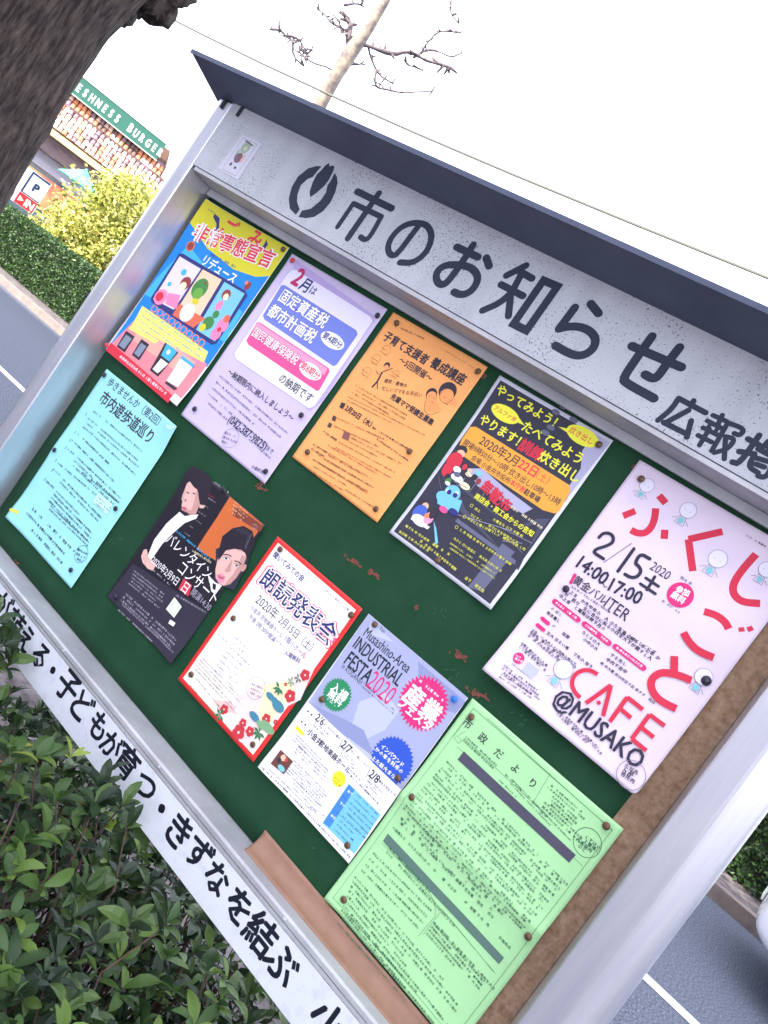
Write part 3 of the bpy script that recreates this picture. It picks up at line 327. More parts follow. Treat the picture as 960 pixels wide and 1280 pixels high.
('t','dkc',99.5,112,27.6,0,0,1.25,'2020'),('s','dkc',4.5,0,[(67.3,107.6),(68.2,144.9)]),('s','dkc',4.8,0,[(92.5,107.2),(78.2,107.8),(79.9,123.4),(86.6,123.2),(93.5,127.3),(93.7,137),(86.9,142.5),(78.4,142.8)]),('s','dkc',4,0,[(111.9,123.4),(114.4,143.7)]),('s','dkc',4,0,[(103.6,131.4),(123.4,131.3)]),('s','dkc',4,0,[(102.5,141.9),(126.1,141.7)]),('s','mag8',0.8,1,[(168.9,124.9),(168.3,129.2),(166.7,133.2),(164.1,136.6),(160.6,139.2),(156.7,140.8),(152.4,141.4),(148.1,140.8),(144.2,139.2),(140.7,136.6),(138.1,133.2),(136.5,129.2),(135.9,124.9),(136.5,120.6),(138.1,116.6),(140.7,113.2),(144.2,110.6),(148.1,109),(152.4,108.4),(156.7,109),(160.6,110.6),(164.1,113.2),(166.7,116.6),(168.3,120.6)]),('d','mag8',152.4,124.9,17,17),
('t','w',143.4,120.4,17.2,-0.176,3,1.09,'参加'),('t','w',143,129.3,18.9,0,3,1.09,'無料'),('g','gr3',(139.2,105.2),(165.7,105.5),(139.2,105.2),1,5,0.9),
('g','gr3',(138.2,144.1),(165.4,144.8),(138.2,144.1),1,4,0.9),
('s','dkc',4.6,0,[(18.9,120.6),(20.2,111.9),(29.5,107.3),(37.2,110.9),(38.8,120),(20.6,142.5),(42.1,141.8)]),('s','dkc',0.8,0,[(60.3,103.1),(45.3,146.3)]),('t','dkc',16.8,162.6,46.4,0,2,1.15,'14:00'),('t','dkc',58.5,171.3,11.5,0,1,1,'～'),('t','dkc',70.8,164.1,45.3,-0.148,2,1.15,'17:00'),('t','dkc',26.1,187.2,53.6,0,1,1.07,'黄金バル'),('t','dkc',80.4,186.4,36,0,0,1.25,'ITER'),('p','mag8',[(21,181),(25.5,180),(27.2,196.3),(23,196.2)]),('g','dkt',(28.9,198.3),(93.6,196.6),(28.9,198.3),1,4,0.9),
('g','dkt',(31.4,205.1),(180.5,208.5),(22.4,217.7),3,6.6,0.9),
('s','mag8',8,0,[(22.7,228.6),(63.9,229.7)]),('g','w',(24.2,228.9),(62.4,229.5),(24.2,228.9),1,4,0.9),
('s','mag8',8,0,[(75,229.2),(115.7,230.5)]),('g','w',(76.4,229.4),(114.3,230.2),(76.4,229.4),1,4,0.9),
('s','mag8',8,0,[(125.7,229.2),(170.2,229.8)]),('g','w',(127.1,229.4),(168.9,229.6),(127.1,229.4),1,4,0.9),
('s','mag8',5.5,0,[(22.8,257.7),(34,258.5)]),('s','mag8',5.5,0,[(23.3,269),(34.3,269.4)]),('g','dkt',(23.4,238.5),(63.2,239.1),(22.6,246.9),2,6,0.9),
('g','dkt',(78.6,239.2),(112.9,240.1),(79.7,246),2,6,0.9),
('g','dkt',(126.1,241.4),(165.4,239.6),(125.6,249.2),2,6.4,0.9),
('g','dkt',(39.6,256.5),(70,257),(39.6,256.5),1,6,0.9),
('g','dkt',(40,269.1),(122.6,270.2),(40,269.1),1,6,0.9),
('g','dkt',(20.3,278.5),(102.7,280.5),(21.1,288.4),4,5,0.9),
('g','dkt',(20.5,301.8),(70.1,305.6),(21.1,307.9),3,4.4,0.9),
('d','mag8',31.1,321,8,8),
('g','w',(25.3,320.5),(37,318),(26.9,324.4),2,4,0.9),
('p','qrx',[(44.8,315.9),(64.1,316.7),(62.5,332),(45.3,332.4)]),('g','dkt',(21.1,332.8),(45.3,332.4),(21.1,332.8),1,3,0.9),
('g','dkt',(20.6,341.1),(82.6,339.4),(23.1,349.6),3,4,0.9),
('g','dkt',(25.6,352.9),(93.1,346.3),(26.4,357.5),2,3,0.9),
('g','dkt',(114.8,209.8),(172,205.2),(114.8,209.8),1,6.4,0.9),
('g','dkt',(122.6,257.9),(211.6,257.8),(122.8,262),1,5,0.9),
('s','grc',0.5,1,[(101.8,295.2),(101.4,298.6),(100.1,301.7),(98,304.4),(95.3,306.5),(92.2,307.8),(88.8,308.2),(85.4,307.8),(82.3,306.5),(79.6,304.4),(77.5,301.7),(76.2,298.6),(75.8,295.2),(76.2,291.8),(77.5,288.7),(79.6,286),(82.3,283.9),(85.4,282.6),(88.8,282.2),(92.2,282.6),(95.3,283.9),(98,286),(100.1,288.7),(101.4,291.8)]),('d','lavw',88.8,295.2,12.5,12.5),
('d','grc',84.2,296.5,0.6,0.6),
('d','grc',93.4,296.5,0.6,0.6),
('s','grc',0.5,1,[(83.6,308.2),(94,308.2),(96.6,321.2),(81,321.2)]),('s','grc',0.7,0,[(81,312.09999999999997),(74.5,317.3)]),('s','grc',0.7,0,[(96.6,312.09999999999997),(103.1,317.3)]),('d','teac',88.8,314.7,4.55,5.2),
('s','grc',0.5,1,[(246,194.2),(245.6,197),(244.5,199.7),(242.8,202),(240.5,203.7),(237.8,204.8),(235,205.2),(232.2,204.8),(229.5,203.7),(227.2,202),(225.5,199.7),(224.4,197),(224,194.2),(224.4,191.4),(225.5,188.7),(227.2,186.4),(229.5,184.7),(232.2,183.6),(235,183.2),(237.8,183.6),(240.5,184.7),(242.8,186.4),(244.5,188.7),(245.6,191.4)]),('d','lavw',235,194.2,10.5,10.5),
('d','grc',231.2,195.3,0.6,0.6),
('d','grc',238.8,195.3,0.6,0.6),
('s','grc',0.5,1,[(230.6,205.2),(239.4,205.2),(241.6,216.2),(228.4,216.2)]),('s','grc',0.7,0,[(228.4,208.5),(222.9,212.89999999999998)]),('s','grc',0.7,0,[(241.6,208.5),(247.1,212.89999999999998)]),('d','teac',235,210.7,3.8499999999999996,4.4),
('d','pin10',240,196.2,6.5,6.5),
('s','redc',9.5,0,[(192,194.1),(202.7,210)]),('s','redc',9.5,0,[(225.9,206.6),(210.8,210.4),(195.7,217.3),(188.5,225),(186.8,237.1),(195,246.8),(209.6,251.4),(231.8,246.9)]),('s','redc',9.5,0,[(183.9,162.7),(195.5,168.7),(211.1,171.7),(230.9,167.2)]),('s','redc',5.6,0,[(129.1,272.4),(118,274),(109.2,280.9),(105.1,292.4),(108.7,303.6),(119.8,310.3),(129.3,311.1)]),('s','redc',5.6,0,[(139.3,312.3),(151.2,273.1)]),('s','redc',5.6,0,[(151.2,273.1),(166.6,311.6)]),('d','redc',152.1,301.2,2.8,2.8),
('s','redc',5.6,0,[(177.5,311.8),(176.6,272.7)]),('s','redc',5.6,0,[(176.6,272.7),(200.9,273.1)]),('s','redc',5.6,0,[(176.6,289.9),(195.6,290.8)]),('s','redc',5.6,0,[(211,273),(211.6,311.4)]),('s','redc',5.6,0,[(211,273),(233.4,272.7)]),('s','redc',5.6,0,[(212,292.3),(231.2,292.6)]),('s','redc',5.6,0,[(211.6,311.4),(234,311.5)]),('t','dkc',102.6,326,135.8,0,2,1.2,'@MUSAKO'),('g','dkt',(117.7,341.3),(193.7,347.9),(117.6,347),3,4,0.9),
('s','gr3',0.7,1,[(255.3,347.3),(254.7,352),(252.9,356.3),(250,360),(246.3,362.9),(242,364.7),(237.3,365.3),(232.6,364.7),(228.3,362.9),(224.6,360),(221.7,356.3),(219.9,352),(219.3,347.3),(219.9,342.6),(221.7,338.3),(224.6,334.6),(228.3,331.7),(232.6,329.9),(237.3,329.3),(242,329.9),(246.3,331.7),(250,334.6),(252.9,338.3),(254.7,342.6)]),('g','dkt',(223.8,342.8),(245.9,339.9),(226.6,353.8),4,6.5,0.9)],'sgn_0': [('p','sgn',[(-333.6,-567.6),(-344.4,-564.3),(-358.5,-554.3),(-368.2,-533.7),(-366.7,-511.1),(-356.2,-490.2),(-339.7,-475.3),(-318.6,-470.6),(-318,-482.3),(-334.1,-491.8),(-343.8,-503.9),(-349.9,-521.1),(-344.9,-536.3),(-336.6,-543.9),(-335.9,-554.7)]),('p','sgn',[(-298.4,-567.1),(-295.1,-551.8),(-295.5,-542),(-288.5,-529),(-288.8,-511.5),(-296.9,-492.5),(-312.2,-482),(-310.3,-469.6),(-293.8,-473.7),(-278.9,-482.4),(-268.7,-498.7),(-266.3,-518.7),(-270.7,-537.7),(-278.6,-553.7),(-287.7,-562.4)]),('p','sgn',[(-323.1,-578.8),(-327.6,-571.1),(-328.6,-561.9),(-332.4,-550.8),(-329.3,-534.3),(-322.5,-517.6),(-313.8,-509.5),(-306.9,-521.8),(-300.5,-540.1),(-300.1,-552.5),(-303.2,-568.7),(-307,-576.9),(-313.7,-577),(-317.1,-573.2)])],'sgn_1': [('s','sgn',12.5,0,[(-229.3,-555),(-143.6,-554.5)]),('s','sgn',12.5,0,[(-185.9,-567.7),(-186.2,-477.5)]),('s','sgn',10,0,[(-220.3,-486.2),(-220.7,-533.7)]),('s','sgn',10,0,[(-220.7,-533.7),(-152,-534.5)]),('s','sgn',10,0,[(-152,-534.5),(-147.1,-494.9),(-153.1,-487.4),(-164.8,-489.1)])],'sgn_2': [('s','sgn',11.25,0,[(-75.3,-552.4),(-76.6,-532.9),(-78.3,-492.8),(-84.6,-485.6),(-96.2,-487.9),(-105.9,-498.5),(-108.9,-514.9),(-104.1,-534.6),(-91.6,-547.1),(-76.2,-553.5),(-62.1,-554.9),(-47.3,-548.1),(-38.1,-537.6),(-32.2,-520),(-35.2,-503),(-44.5,-489.5),(-64.3,-482.2)])],'sgn_3': [('s','sgn',12.5,0,[(11.2,-544.5),(55.8,-545)]),('s','sgn',12.5,0,[(35.2,-558.3),(37.1,-524.9),(36,-492.2),(32.2,-482.7),(22.7,-480.5),(11.1,-487.9),(6.9,-500.2),(13.9,-511.8),(31.3,-520.2),(52,-525.9),(69.9,-522.9),(80.2,-513.7),(82.9,-498.4),(77.1,-486.1),(67.2,-480.8),(56.3,-480.6)]),('s','sgn',12.5,0,[(69.2,-549.5),(82.5,-540.2)])],'sgn_4': [('s','sgn',11.25,0,[(117.9,-539),(136,-565.1)]),('s','sgn',11.25,0,[(131.5,-553.3),(157.6,-551.7)]),('s','sgn',11.25,0,[(119.1,-523.3),(162.3,-522.7)]),('s','sgn',11.25,0,[(137.8,-552.5),(142.6,-520.7)]),('s','sgn',11.25,0,[(142.6,-520.7),(136.5,-498),(118.7,-476)]),('s','sgn',11.25,0,[(144.5,-514.4),(161.7,-486.8)]),('s','sgn',12.5,1,[(175.8,-556.4),(200.9,-557.4),(201,-480.3),(176.7,-479.8)])],'sgn_5': [('s','sgn',12.5,0,[(261.3,-555.7),(280.2,-548.4)]),('s','sgn',12.5,0,[(244.1,-541.1),(243.1,-504)]),('s','sgn',12.5,0,[(243.1,-504),(253.9,-513.6),(269.4,-520.5),(286.4,-521.1),(299.9,-515.1),(305.5,-502.5),(301,-489),(290.6,-481.5),(274.4,-479.6),(253.7,-480.5)])],'sgn_6': [('s','sgn',12.5,0,[(350.1,-528.3),(425,-532.5)]),('s','sgn',12.5,0,[(365.9,-552),(366,-520.5),(366.9,-483.4),(375.1,-480.3),(419.3,-479.6)]),('s','sgn',12.5,0,[(406.9,-554.8),(405.8,-527.7),(406.2,-506.5),(401.1,-501.6),(389.8,-502.2)])],'sgn_7': [('s','sgn',7.6,0,[(446.8,-494.6),(487,-494.2)]),('s','sgn',7.6,0,[(446.8,-494.6),(447.7,-478.2),(441.5,-456.8)]),('s','sgn',7.6,0,[(465.1,-500.7),(466.3,-493.5)]),('s','sgn',7.6,0,[(467,-487),(451.7,-458.6)]),('s','sgn',7.6,0,[(449.5,-457.8),(483.4,-458.9)]),('s','sgn',7.6,0,[(478,-476.4),(485.8,-455.4)])],'sgn_8': [('s','sgn',6.46,0,[(496.8,-495.7),(515.7,-496.7)]),('s','sgn',6.46,0,[(506.5,-501.2),(509.3,-486.4)]),('s','sgn',6.46,0,[(495.1,-486.1),(517.5,-486.2)]),('s','sgn',5.319999999999999,0,[(500.8,-484.4),(501,-478.7)]),('s','sgn',5.319999999999999,0,[(511.4,-484.6),(511.6,-479)]),('s','sgn',6.46,0,[(495.8,-475.8),(517,-476.3)]),('s','sgn',6.46,0,[(496.2,-464.3),(515.7,-464.9)]),('s','sgn',6.46,0,[(503.2,-478.1),(505.4,-454.1)]),('s','sgn',6.46,0,[(517.9,-496),(522.2,-455.2)]),('s','sgn',6.46,0,[(517.9,-496),(539.6,-498.8),(539.6,-488.3),(532.1,-487.9)]),('s','sgn',6.46,0,[(525.6,-479.3),(537.5,-482.4),(537.3,-467),(526.1,-454.7)]),('s','sgn',6.46,0,[(527.4,-476.5),(540.9,-453.8)])],'sgn_9': [('s','sgn',7.6,0,[(550,-489.6),(565.6,-489.2)]),('s','sgn',7.6,0,[(558.5,-500.1),(559.4,-457.2),(551.3,-455.2)]),('s','sgn',7.6,0,[(550.4,-470.8),(567,-476.8)]),('s','sgn',6.84,0,[(571.5,-498.2),(570.4,-484.5)]),('s','sgn',6.84,0,[(567.1,-484.4),(592.2,-484.2)]),('s','sgn',6.84,0,[(567.9,-475.4),(569.8,-459.6),(583.9,-458.7)]),('s','sgn',6.84,0,[(570.9,-473.4),(585.6,-476.6)]),('s','sgn',6.84,0,[(575.3,-466.7),(585.9,-468.4)]),('s','sgn',6.84,0,[(585.1,-487.5),(595,-467.3),(593.4,-457),(586.1,-455.4)]),('s','sgn',6.84,0,[(574.5,-503.7),(578.5,-487.4)])],'strip': [('t','str',-420.1,432.2,53.4,0,2.5,1,'が'),('t','str',-367.6,438,55.9,0,2.5,1,'萌'),('t','str',-318.3,437.1,49.5,0,2.5,1,'え'),('t','str',-266,435.6,50.6,0,2.5,1,'る'),('t','str',-221.9,434.6,51.2,0,2.5,1,'・'),('t','str',-174.9,430,57.4,0,2.5,1,'子'),('t','str',-122,433.8,55.7,0,2.5,1,'ど'),('t','str',-67.1,431.8,50.1,0,2.5,1,'も'),('t','str',-20.4,436.2,48,0,2.5,1,'が'),('t','str',20.9,433.6,53.6,0,2.5,1,'育'),('t','str',79.3,432.7,49.3,0,2.5,1,'つ'),('t','str',125.4,436.5,53.8,0,2.5,1,'・'),('t','str',172.6,437.2,57.6,0,2.5,1,'き'),('t','str',225.3,434,52.3,0,2.5,1,'ず'),('t','str',275,436.6,49.3,0,2.5,1,'な'),('t','str',326.9,437,51.8,0,2.5,1,'を'),('t','str',376.2,437.4,55,0,2.5,1,'結'),('t','str',425.2,439.4,55.6,0,2.5,1,'ぶ'),('t','str',525.6,441,54.4,0,2.5,1,'小')],'marks': [('d','rust',-87.3,-45,1.3,0.7),
('d','rust2',-100.4,-42.1,3.1,0.9),
('d','rust',-93.1,-46.3,1.1,0.9),
('d','rust2',-75.9,-48.9,3.2,0.9),
('d','rust2',-91.2,-42.7,3.4,1.8),
('d','rust',-79.5,-44.9,2.3,0.8),
('d','rust2',-90.6,-45.8,3.4,1.4),
('d','rust',-92.4,-40.7,3.4,1.8),
('d','rust',-94.8,-45.9,2.1,0.8),
('d','rust',-92,-41.6,0.9,1.5),
('d','rust',-89.3,-43,1.8,2),
('d','rust',-85.2,-43.9,2.7,1),
('d','rust',-94.8,-42.5,2.5,1.9),
('d','rust',-85.6,-45.8,3.1,1.5),
('d','rust',-87.1,-44,2.2,0.7),
('d','rust2',-92.4,-50.9,3,1.9),
('d','rust2',-81.9,-46.3,3.1,1.2),
('d','rust2',-78.5,-47.9,1.7,0.9),
('d','rust',-91.2,-45.5,3.7,1.1),
('d','rust',-85.5,-46.2,3.2,1.1),
('d','rust2',-88.4,-45,2.1,0.9),
('d','rust',-85.4,-46,2.8,0.8),
('d','rust',-79.8,-45.9,3.8,0.8),
('d','rust',-99.5,-46.2,3.8,1.3),
('d','rust',-87.3,-43.6,2.1,0.9),
('d','rust',154,-51.4,0.9,1),
('d','rust',142.6,-46.3,3.4,0.8),
('d','rust',159.8,-47.3,3.8,1.2),
('d','rust2',151.9,-50.4,3,1.3),
('d','rust2',146.9,-47.3,3.5,1.9),
('d','rust2',136.1,-44.6,2.7,1.7),
('d','rust',130.6,-47.7,1.6,1.9),
('d','rust2',145.4,-48.3,3.7,1.5),
('d','rust',158.9,-47.6,3.7,1.5),
('d','rust',146.8,-47.6,2.5,1.6),
('d','rust',147.4,-48.9,3.6,0.6),
('d','rust2',145.2,-48.8,3.1,1.8),
('d','rust',126.4,-48.3,2.8,1.1),
('d','rust',153.1,-51,2.4,0.6),
('d','rust',152.9,-47.9,3.4,1.5),
('d','rust2',147.2,-46.5,2.4,0.6),
('d','rust',150.2,-52,2.4,1.1),
('d','rust',143.9,-49.9,2.3,2),
('d','rust',145.6,-47.4,3.5,1.3),
('d','rust2',127.6,-45,1,1.8),
('d','rust2',144.6,-46.2,2.1,1.7),
('d','rust',150.5,-44.3,1.2,1.3),
('d','rust2',136.9,-45.1,2.9,0.6),
('d','rust',138.4,-44.9,2.9,1.3),
('d','rust2',147.7,-47.4,1.9,1.7),
('d','rust',153.6,-48.9,2.6,1),
('d','rust2',150,-49.7,1.7,1.8),
('d','rust',144.8,-51.1,1.2,1.7),
('d','rust',134.5,-44.8,1,0.8),
('d','rust2',144.1,-49.3,1.9,1.4),
('d','rust',135.6,-44.8,2,1.9),
('d','rust',147.3,-45.1,1.7,0.6),
('d','rust2',161.8,-48.4,3.2,1.7),
('d','rust',146.8,-48.5,2.3,1.4),
('d','rust2',154.9,-50.1,1.2,1.5),
('d','rust',182.2,-56,3.3,1),
('d','rust',191.7,-54.3,3.5,1.6),
('d','rust',185,-51.3,2.7,2),
('d','rust',191.1,-54.6,3.3,1),
('d','rust',185.7,-52.7,2.4,1.6),
('d','rust2',182.4,-54.1,2.7,0.8),
('d','rust2',200.4,-51.4,3.6,1.4),
('d','rust',185.5,-52,1.5,1.9),
('d','rust',194.1,-55.9,1.5,1),
('d','rust2',189.7,-53.6,2.8,1.4),
('d','rust',190.8,-53.7,1.3,0.7),
('d','rust',191.3,-52.9,1,2),
('d','rust2',183.6,-48.2,3,1.5),
('d','rust2',197.6,-55,2.5,1.6),
('d','rust',185.3,-55.7,1.3,1.8),
('d','rust',184.3,-52.7,3.4,1),
('d','rust2',179.8,-50.4,1.8,1.1),
('d','rust2',185.3,-52.6,0.9,1.9),
('d','rust2',188.4,-52,3.3,0.9),
('d','rust2',180.3,-53.4,1.4,1.8),
('d','rust2',195.4,-53.6,3.6,1.1),
('d','rust',192.6,-56.9,1.1,1.5),
('d','rust',190.6,-54.2,3.5,1.4),
('d','rust',194.3,-52.7,3.4,1.5),
('d','rust',182.2,-48.2,1.8,1.8),
('d','rust2',391.2,-44,2.8,1.6),
('d','rust2',377.4,-39.4,1.9,0.7),
('d','rust',381,-41.1,2.6,0.9),
('d','rust2',383.7,-38.6,3.5,1.6),
('d','rust2',394.7,-38.1,2.3,0.6),
('d','rust',386.6,-42.5,0.9,1.6),
('d','rust',389,-40.1,1.9,1.8),
('d','rust',382.1,-42.9,2,1.4),
('d','rust2',388.4,-40,3.1,1.8),
('d','rust2',381,-35.6,2.9,1.2),
('d','rust2',383.5,-38.9,3.6,1),
('d','rust',382.7,-41.3,3.3,1),
('d','rust',379.7,-39.5,0.9,1),
('d','rust',381.1,-34.1,3.1,0.7),
('d','rust',386.1,-40,1.4,1.9),
('d','rust',376.6,-41.5,1.1,1.1),
('d','rust',367.4,-33.6,1.5,1.8),
('d','rust',394.4,-38.2,2.5,1.5),
('d','rust2',384.6,-40,1.3,1.6),
('d','rust',392.1,-40.8,1.4,0.6),
('d','rust2',381.1,-37,2.6,1.1),
('d','rust',386.2,-40,3.7,1.9),
('d','rust',375.9,-42.9,3.5,1.6),
('d','rust',377.1,-41.3,1.4,0.8),
('d','rust',376.3,-37.2,1.9,1.6),
('d','rust',387.1,-43.2,1.3,0.9),
('d','rust',384,-36.6,2.7,1.1),
('d','rust2',377.9,-35.4,1.4,1.1),
('d','rust',443.5,-15.3,1.4,1.8),
('d','rust',435.3,-17.5,0.9,1),
('d','rust',436.6,-15.1,1.9,1.2),
('d','rust',434,-10.4,0.9,1.7),
('d','rust',437.2,-15.3,1.7,1.4),
('d','rust2',444.8,-17,2.4,0.9),
('d','rust',430.6,-13,3,0.6),
('d','rust',426.7,-8.4,0.9,0.9),
('d','rust',437.3,-11,2.7,0.8),
('d','rust',432.9,-9.2,3.7,1.9),
('d','rust',438.7,-11.7,2.4,1.1),
('d','rust',441.5,-15.6,1.2,1.8),
('d','rust',419.6,-11.2,2.9,1.4),
('d','rust2',451.7,-16.5,1,1.9),
('d','rust',440.1,-16.9,1.6,0.7),
('d','rust',424.1,-8.4,2.2,1),
('d','rust2',430.6,-16.1,1.7,1.2),
('d','rust2',447.5,-16.4,3.3,0.7),
('d','rust',435.9,-12.4,3.5,1),
('d','rust2',447.8,-20.8,1.4,1.9),
('d','rust',461,-24.2,0.8,1),
('d','rust',430.8,-11.4,2.7,1.5),
('d','rust',432.1,-13.4,2.9,0.7),
('d','rust',435,-12,3.1,1.1),
('d','rust',435.7,-11.3,1.2,1.5),
('d','rust',455.5,-16.7,3.1,1.4),
('d','rust',433.2,-11.1,3.1,1.3),
('d','rust',433.1,-12.2,1.3,1.3),
('d','rust',432.7,-13.9,2.5,0.9),
('d','rust2',449,-17.7,3.7,1.2),
('d','rust',435.8,-11.2,1.7,1),
('d','rust',441.2,-12.1,1.9,1.5),
('d','rust2',433.6,-8.2,1.8,1.8),
('d','rust2',440.2,-13.3,0.9,0.6),
('d','rust',438.9,-13.8,2.5,0.9),
('d','rust',440.4,-8.7,1.5,1.2),
('d','rust',437.5,-15,3.2,0.7),
('d','rust2',439.2,-13.7,2.1,1.6),
('d','rust',419.3,-9.6,1.8,1.6),
('d','rust2',445.5,-15.8,2.5,1.3),
('d','rust2',445.5,-16.6,2,0.7),
('d','rust',-491.7,386.8,1.7,0.8),
('d','rust2',-495.9,387.5,3.5,1),
('d','rust',-493.5,380.4,3.5,0.7),
('d','rust2',-482.2,380.8,3.3,1.6),
('d','rust2',-495.5,388,2.5,1.5),
('d','rust',-486.6,383.4,0.9,1.8),
('d','rust',-493.6,382.6,1.4,1.3),
('d','rust',-486.8,382.7,2.1,1.8),
('d','rust',-483.9,388.1,2.9,1.7),
('d','rust',-496.1,387.2,1.2,1.1),
('d','rust',-490.2,389.8,2.8,2),
('d','rust2',145.9,-406.4,3.6,1.6),
('d','rust2',143.1,-400.3,3.2,1.9),
('d','rust',144.7,-405.8,2.7,0.9),
('d','rust',143.9,-403.6,3.7,1.8),
('d','rust2',145.1,-401.9,3.1,0.8),
('d','rust',147.8,-406.4,1.6,0.7),
('d','rust2',149,-401.6,2.7,0.9),
('d','rust',145.7,-403.3,1.3,0.6),
('d','rust',148,-398.8,0.8,1.3),
('d','rust',142.9,-400.1,2.9,1.9),
('d','rust',142.9,-399.8,1.6,0.7),
('d','rust2',147.3,-404.1,3.4,1.1),
('d','rust',146.3,-400.9,2,0.7),
('d','rust2',148.1,-405.1,3.3,1.6),
('d','rust',147.6,-405.6,3.3,1.9),
('d','rust',147,-401.7,2.2,1.8),
('d','rust',-465.8,13.2,2.5,0.9),
('d','rust',-463.8,11.1,2,1.4),
('d','rust2',-461.6,10,3.2,0.8),
('d','rust2',-465.9,6.4,2.9,1.1),
('d','rust',-464.9,12.5,1.4,1.8),
('d','rust',-462.4,12,1,1.2),
('d','rust',432.2,-400.7,3.3,1.7),
('d','rust',431.9,-398.7,1.6,1.9),
('d','rust',432.1,-402,1.3,1.3),
('d','rust2',431.4,-403.3,1.4,2),
('d','rust2',431.3,-402.3,1.8,0.6),
('d','rust',431.3,-398.9,2.4,0.8),
('d','rust',431.3,-400.4,3.3,1.2),
('d','rust',429,-398.1,3.1,1.7),
('d','rust',429,-401.9,2.8,1.6),
('d','rust',282.6,-56.9,2.3,2),
('d','rust',283.7,-52.9,2.6,1.5),
('d','rust',284.1,-51.8,2,0.9),
('d','rust',282.8,-50.2,1.3,1.3),
('d','rust',280.3,-53.8,2.1,1.6),
('d','rust',284.3,-53.7,3.5,0.9),
('d','rust',281.7,-53.4,1.6,1.7),
('d','rust',281.3,-53.9,3,1.2),
('d','rust',-382.9,-107.6,2.5,1.1),
('d','rust2',-380.7,-108.3,3.1,1.6),
('d','rust',-383.2,-111.2,3.2,0.7),
('d','rust',-384.6,-110.8,2.3,1.7),
('d','rust2',-85.9,-53.2,0.9,1.6),
('d','rust2',-91.8,-50.3,0.8,1.2),
('d','rust2',-100.6,-53.8,0.9,0.8),
('d','rust2',-96,-51.6,2.5,1.9),
('d','rust',-87.6,-59.2,1.6,1.6),
('d','rust',-92.4,-59.9,0.9,1.1),
('d','rust',-90.8,-51.9,2.6,1.2),
('d','rust',-90.9,-53.2,1.1,1.8),
('d','rust',-92,-49.1,2,1.7),
('d','rust2',-94.5,-54.6,1.3,1.8),
('d','rust',-93.6,-54.4,1.6,1.5),
('d','rust',-94.7,-53.1,3.4,1.6),
('d','grl',108.3,267.5,0.9,0.9),
('d','grl',-114.2,116.1,0.7,0.5),
('d','grd',244.6,-258.4,0.5,0.5),
('d','grd',-358.1,-405.5,1.2,0.6),
('d','grl',269.3,120.3,0.6,0.8),
('d','grd',-250.7,74.2,1.1,0.8),
('d','grl',-330.3,307.7,0.5,1),
('d','grl',213.7,307.9,0.5,0.7),
('d','grd',-118.6,-375,1.1,0.4),
('d','grl',352.5,114.7,0.5,0.8),
('d','grl',373,319,1.2,1),
('d','grl',388,227.5,1,0.7),
('d','grd',50,-340.6,0.5,0.8),
('d','grd',59.9,-257.6,0.5,0.5),
('d','grl',586.5,-159.2,0.5,0.8),
('d','grl',538.5,199.8,0.4,0.9),
('d','grd',-229.1,-136.5,0.5,0.9),
('d','grl',539.2,338.3,0.6,0.8),
('d','grl',1.9,124.4,1.3,0.8),
('d','grl',215.3,241.4,0.9,0.8),
('d','grd',655.5,7.4,1.1,0.3),
('d','grl',118.2,16.7,1.2,0.8),
('d','grl',-1.6,344.4,0.8,0.5),
('d','grl',7,-120.2,1.1,0.5),
('d','grl',-131.4,-340,1,0.8),
('d','grl',527.7,9.9,0.8,0.4),
('d','grl',73.8,-369.1,0.9,1),
('d','grl',610.1,52.3,0.8,1),
('d','grd',557.6,-268.4,1.3,0.4),
('d','grl',40.7,-7.8,0.8,0.9),
('d','grl',-173.6,-31.8,0.6,0.9),
('d','grd',-88.1,237.3,0.7,0.4),
('d','grd',-206.2,-239.1,0.6,0.9),
('d','grl',369.7,-124.2,0.5,0.7),
('d','grl',377.1,206.5,0.9,0.8),
('d','grl',201.8,336,1.3,0.3),
('d','grl',-176.1,-343.7,0.5,0.9),
('d','grl',-542.9,-404.6,1.3,0.8),
('d','grl',114.6,-326.8,0.7,0.9),
('d','grl',504.5,-388.5,0.8,1),
('d','grd',289.9,253.5,0.6,0.5),
('d','grl',538.1,-106,1.1,1),
('d','grd',496.1,-307.2,0.7,1),
('d','grl',549.1,-66.3,0.8,0.5),
('d','grl',317.5,201,1,1),
('d','grl',316.2,370.1,0.9,0.5),
('d','grl',87.4,99.6,1.1,0.6),
('d','grl',424.7,96,0.5,0.7),
('d','grl',-448.3,-324.2,0.7,1),
('d','grd',445.9,-135.4,0.4,0.6),
('d','grd',-131.5,31.5,0.6,1),
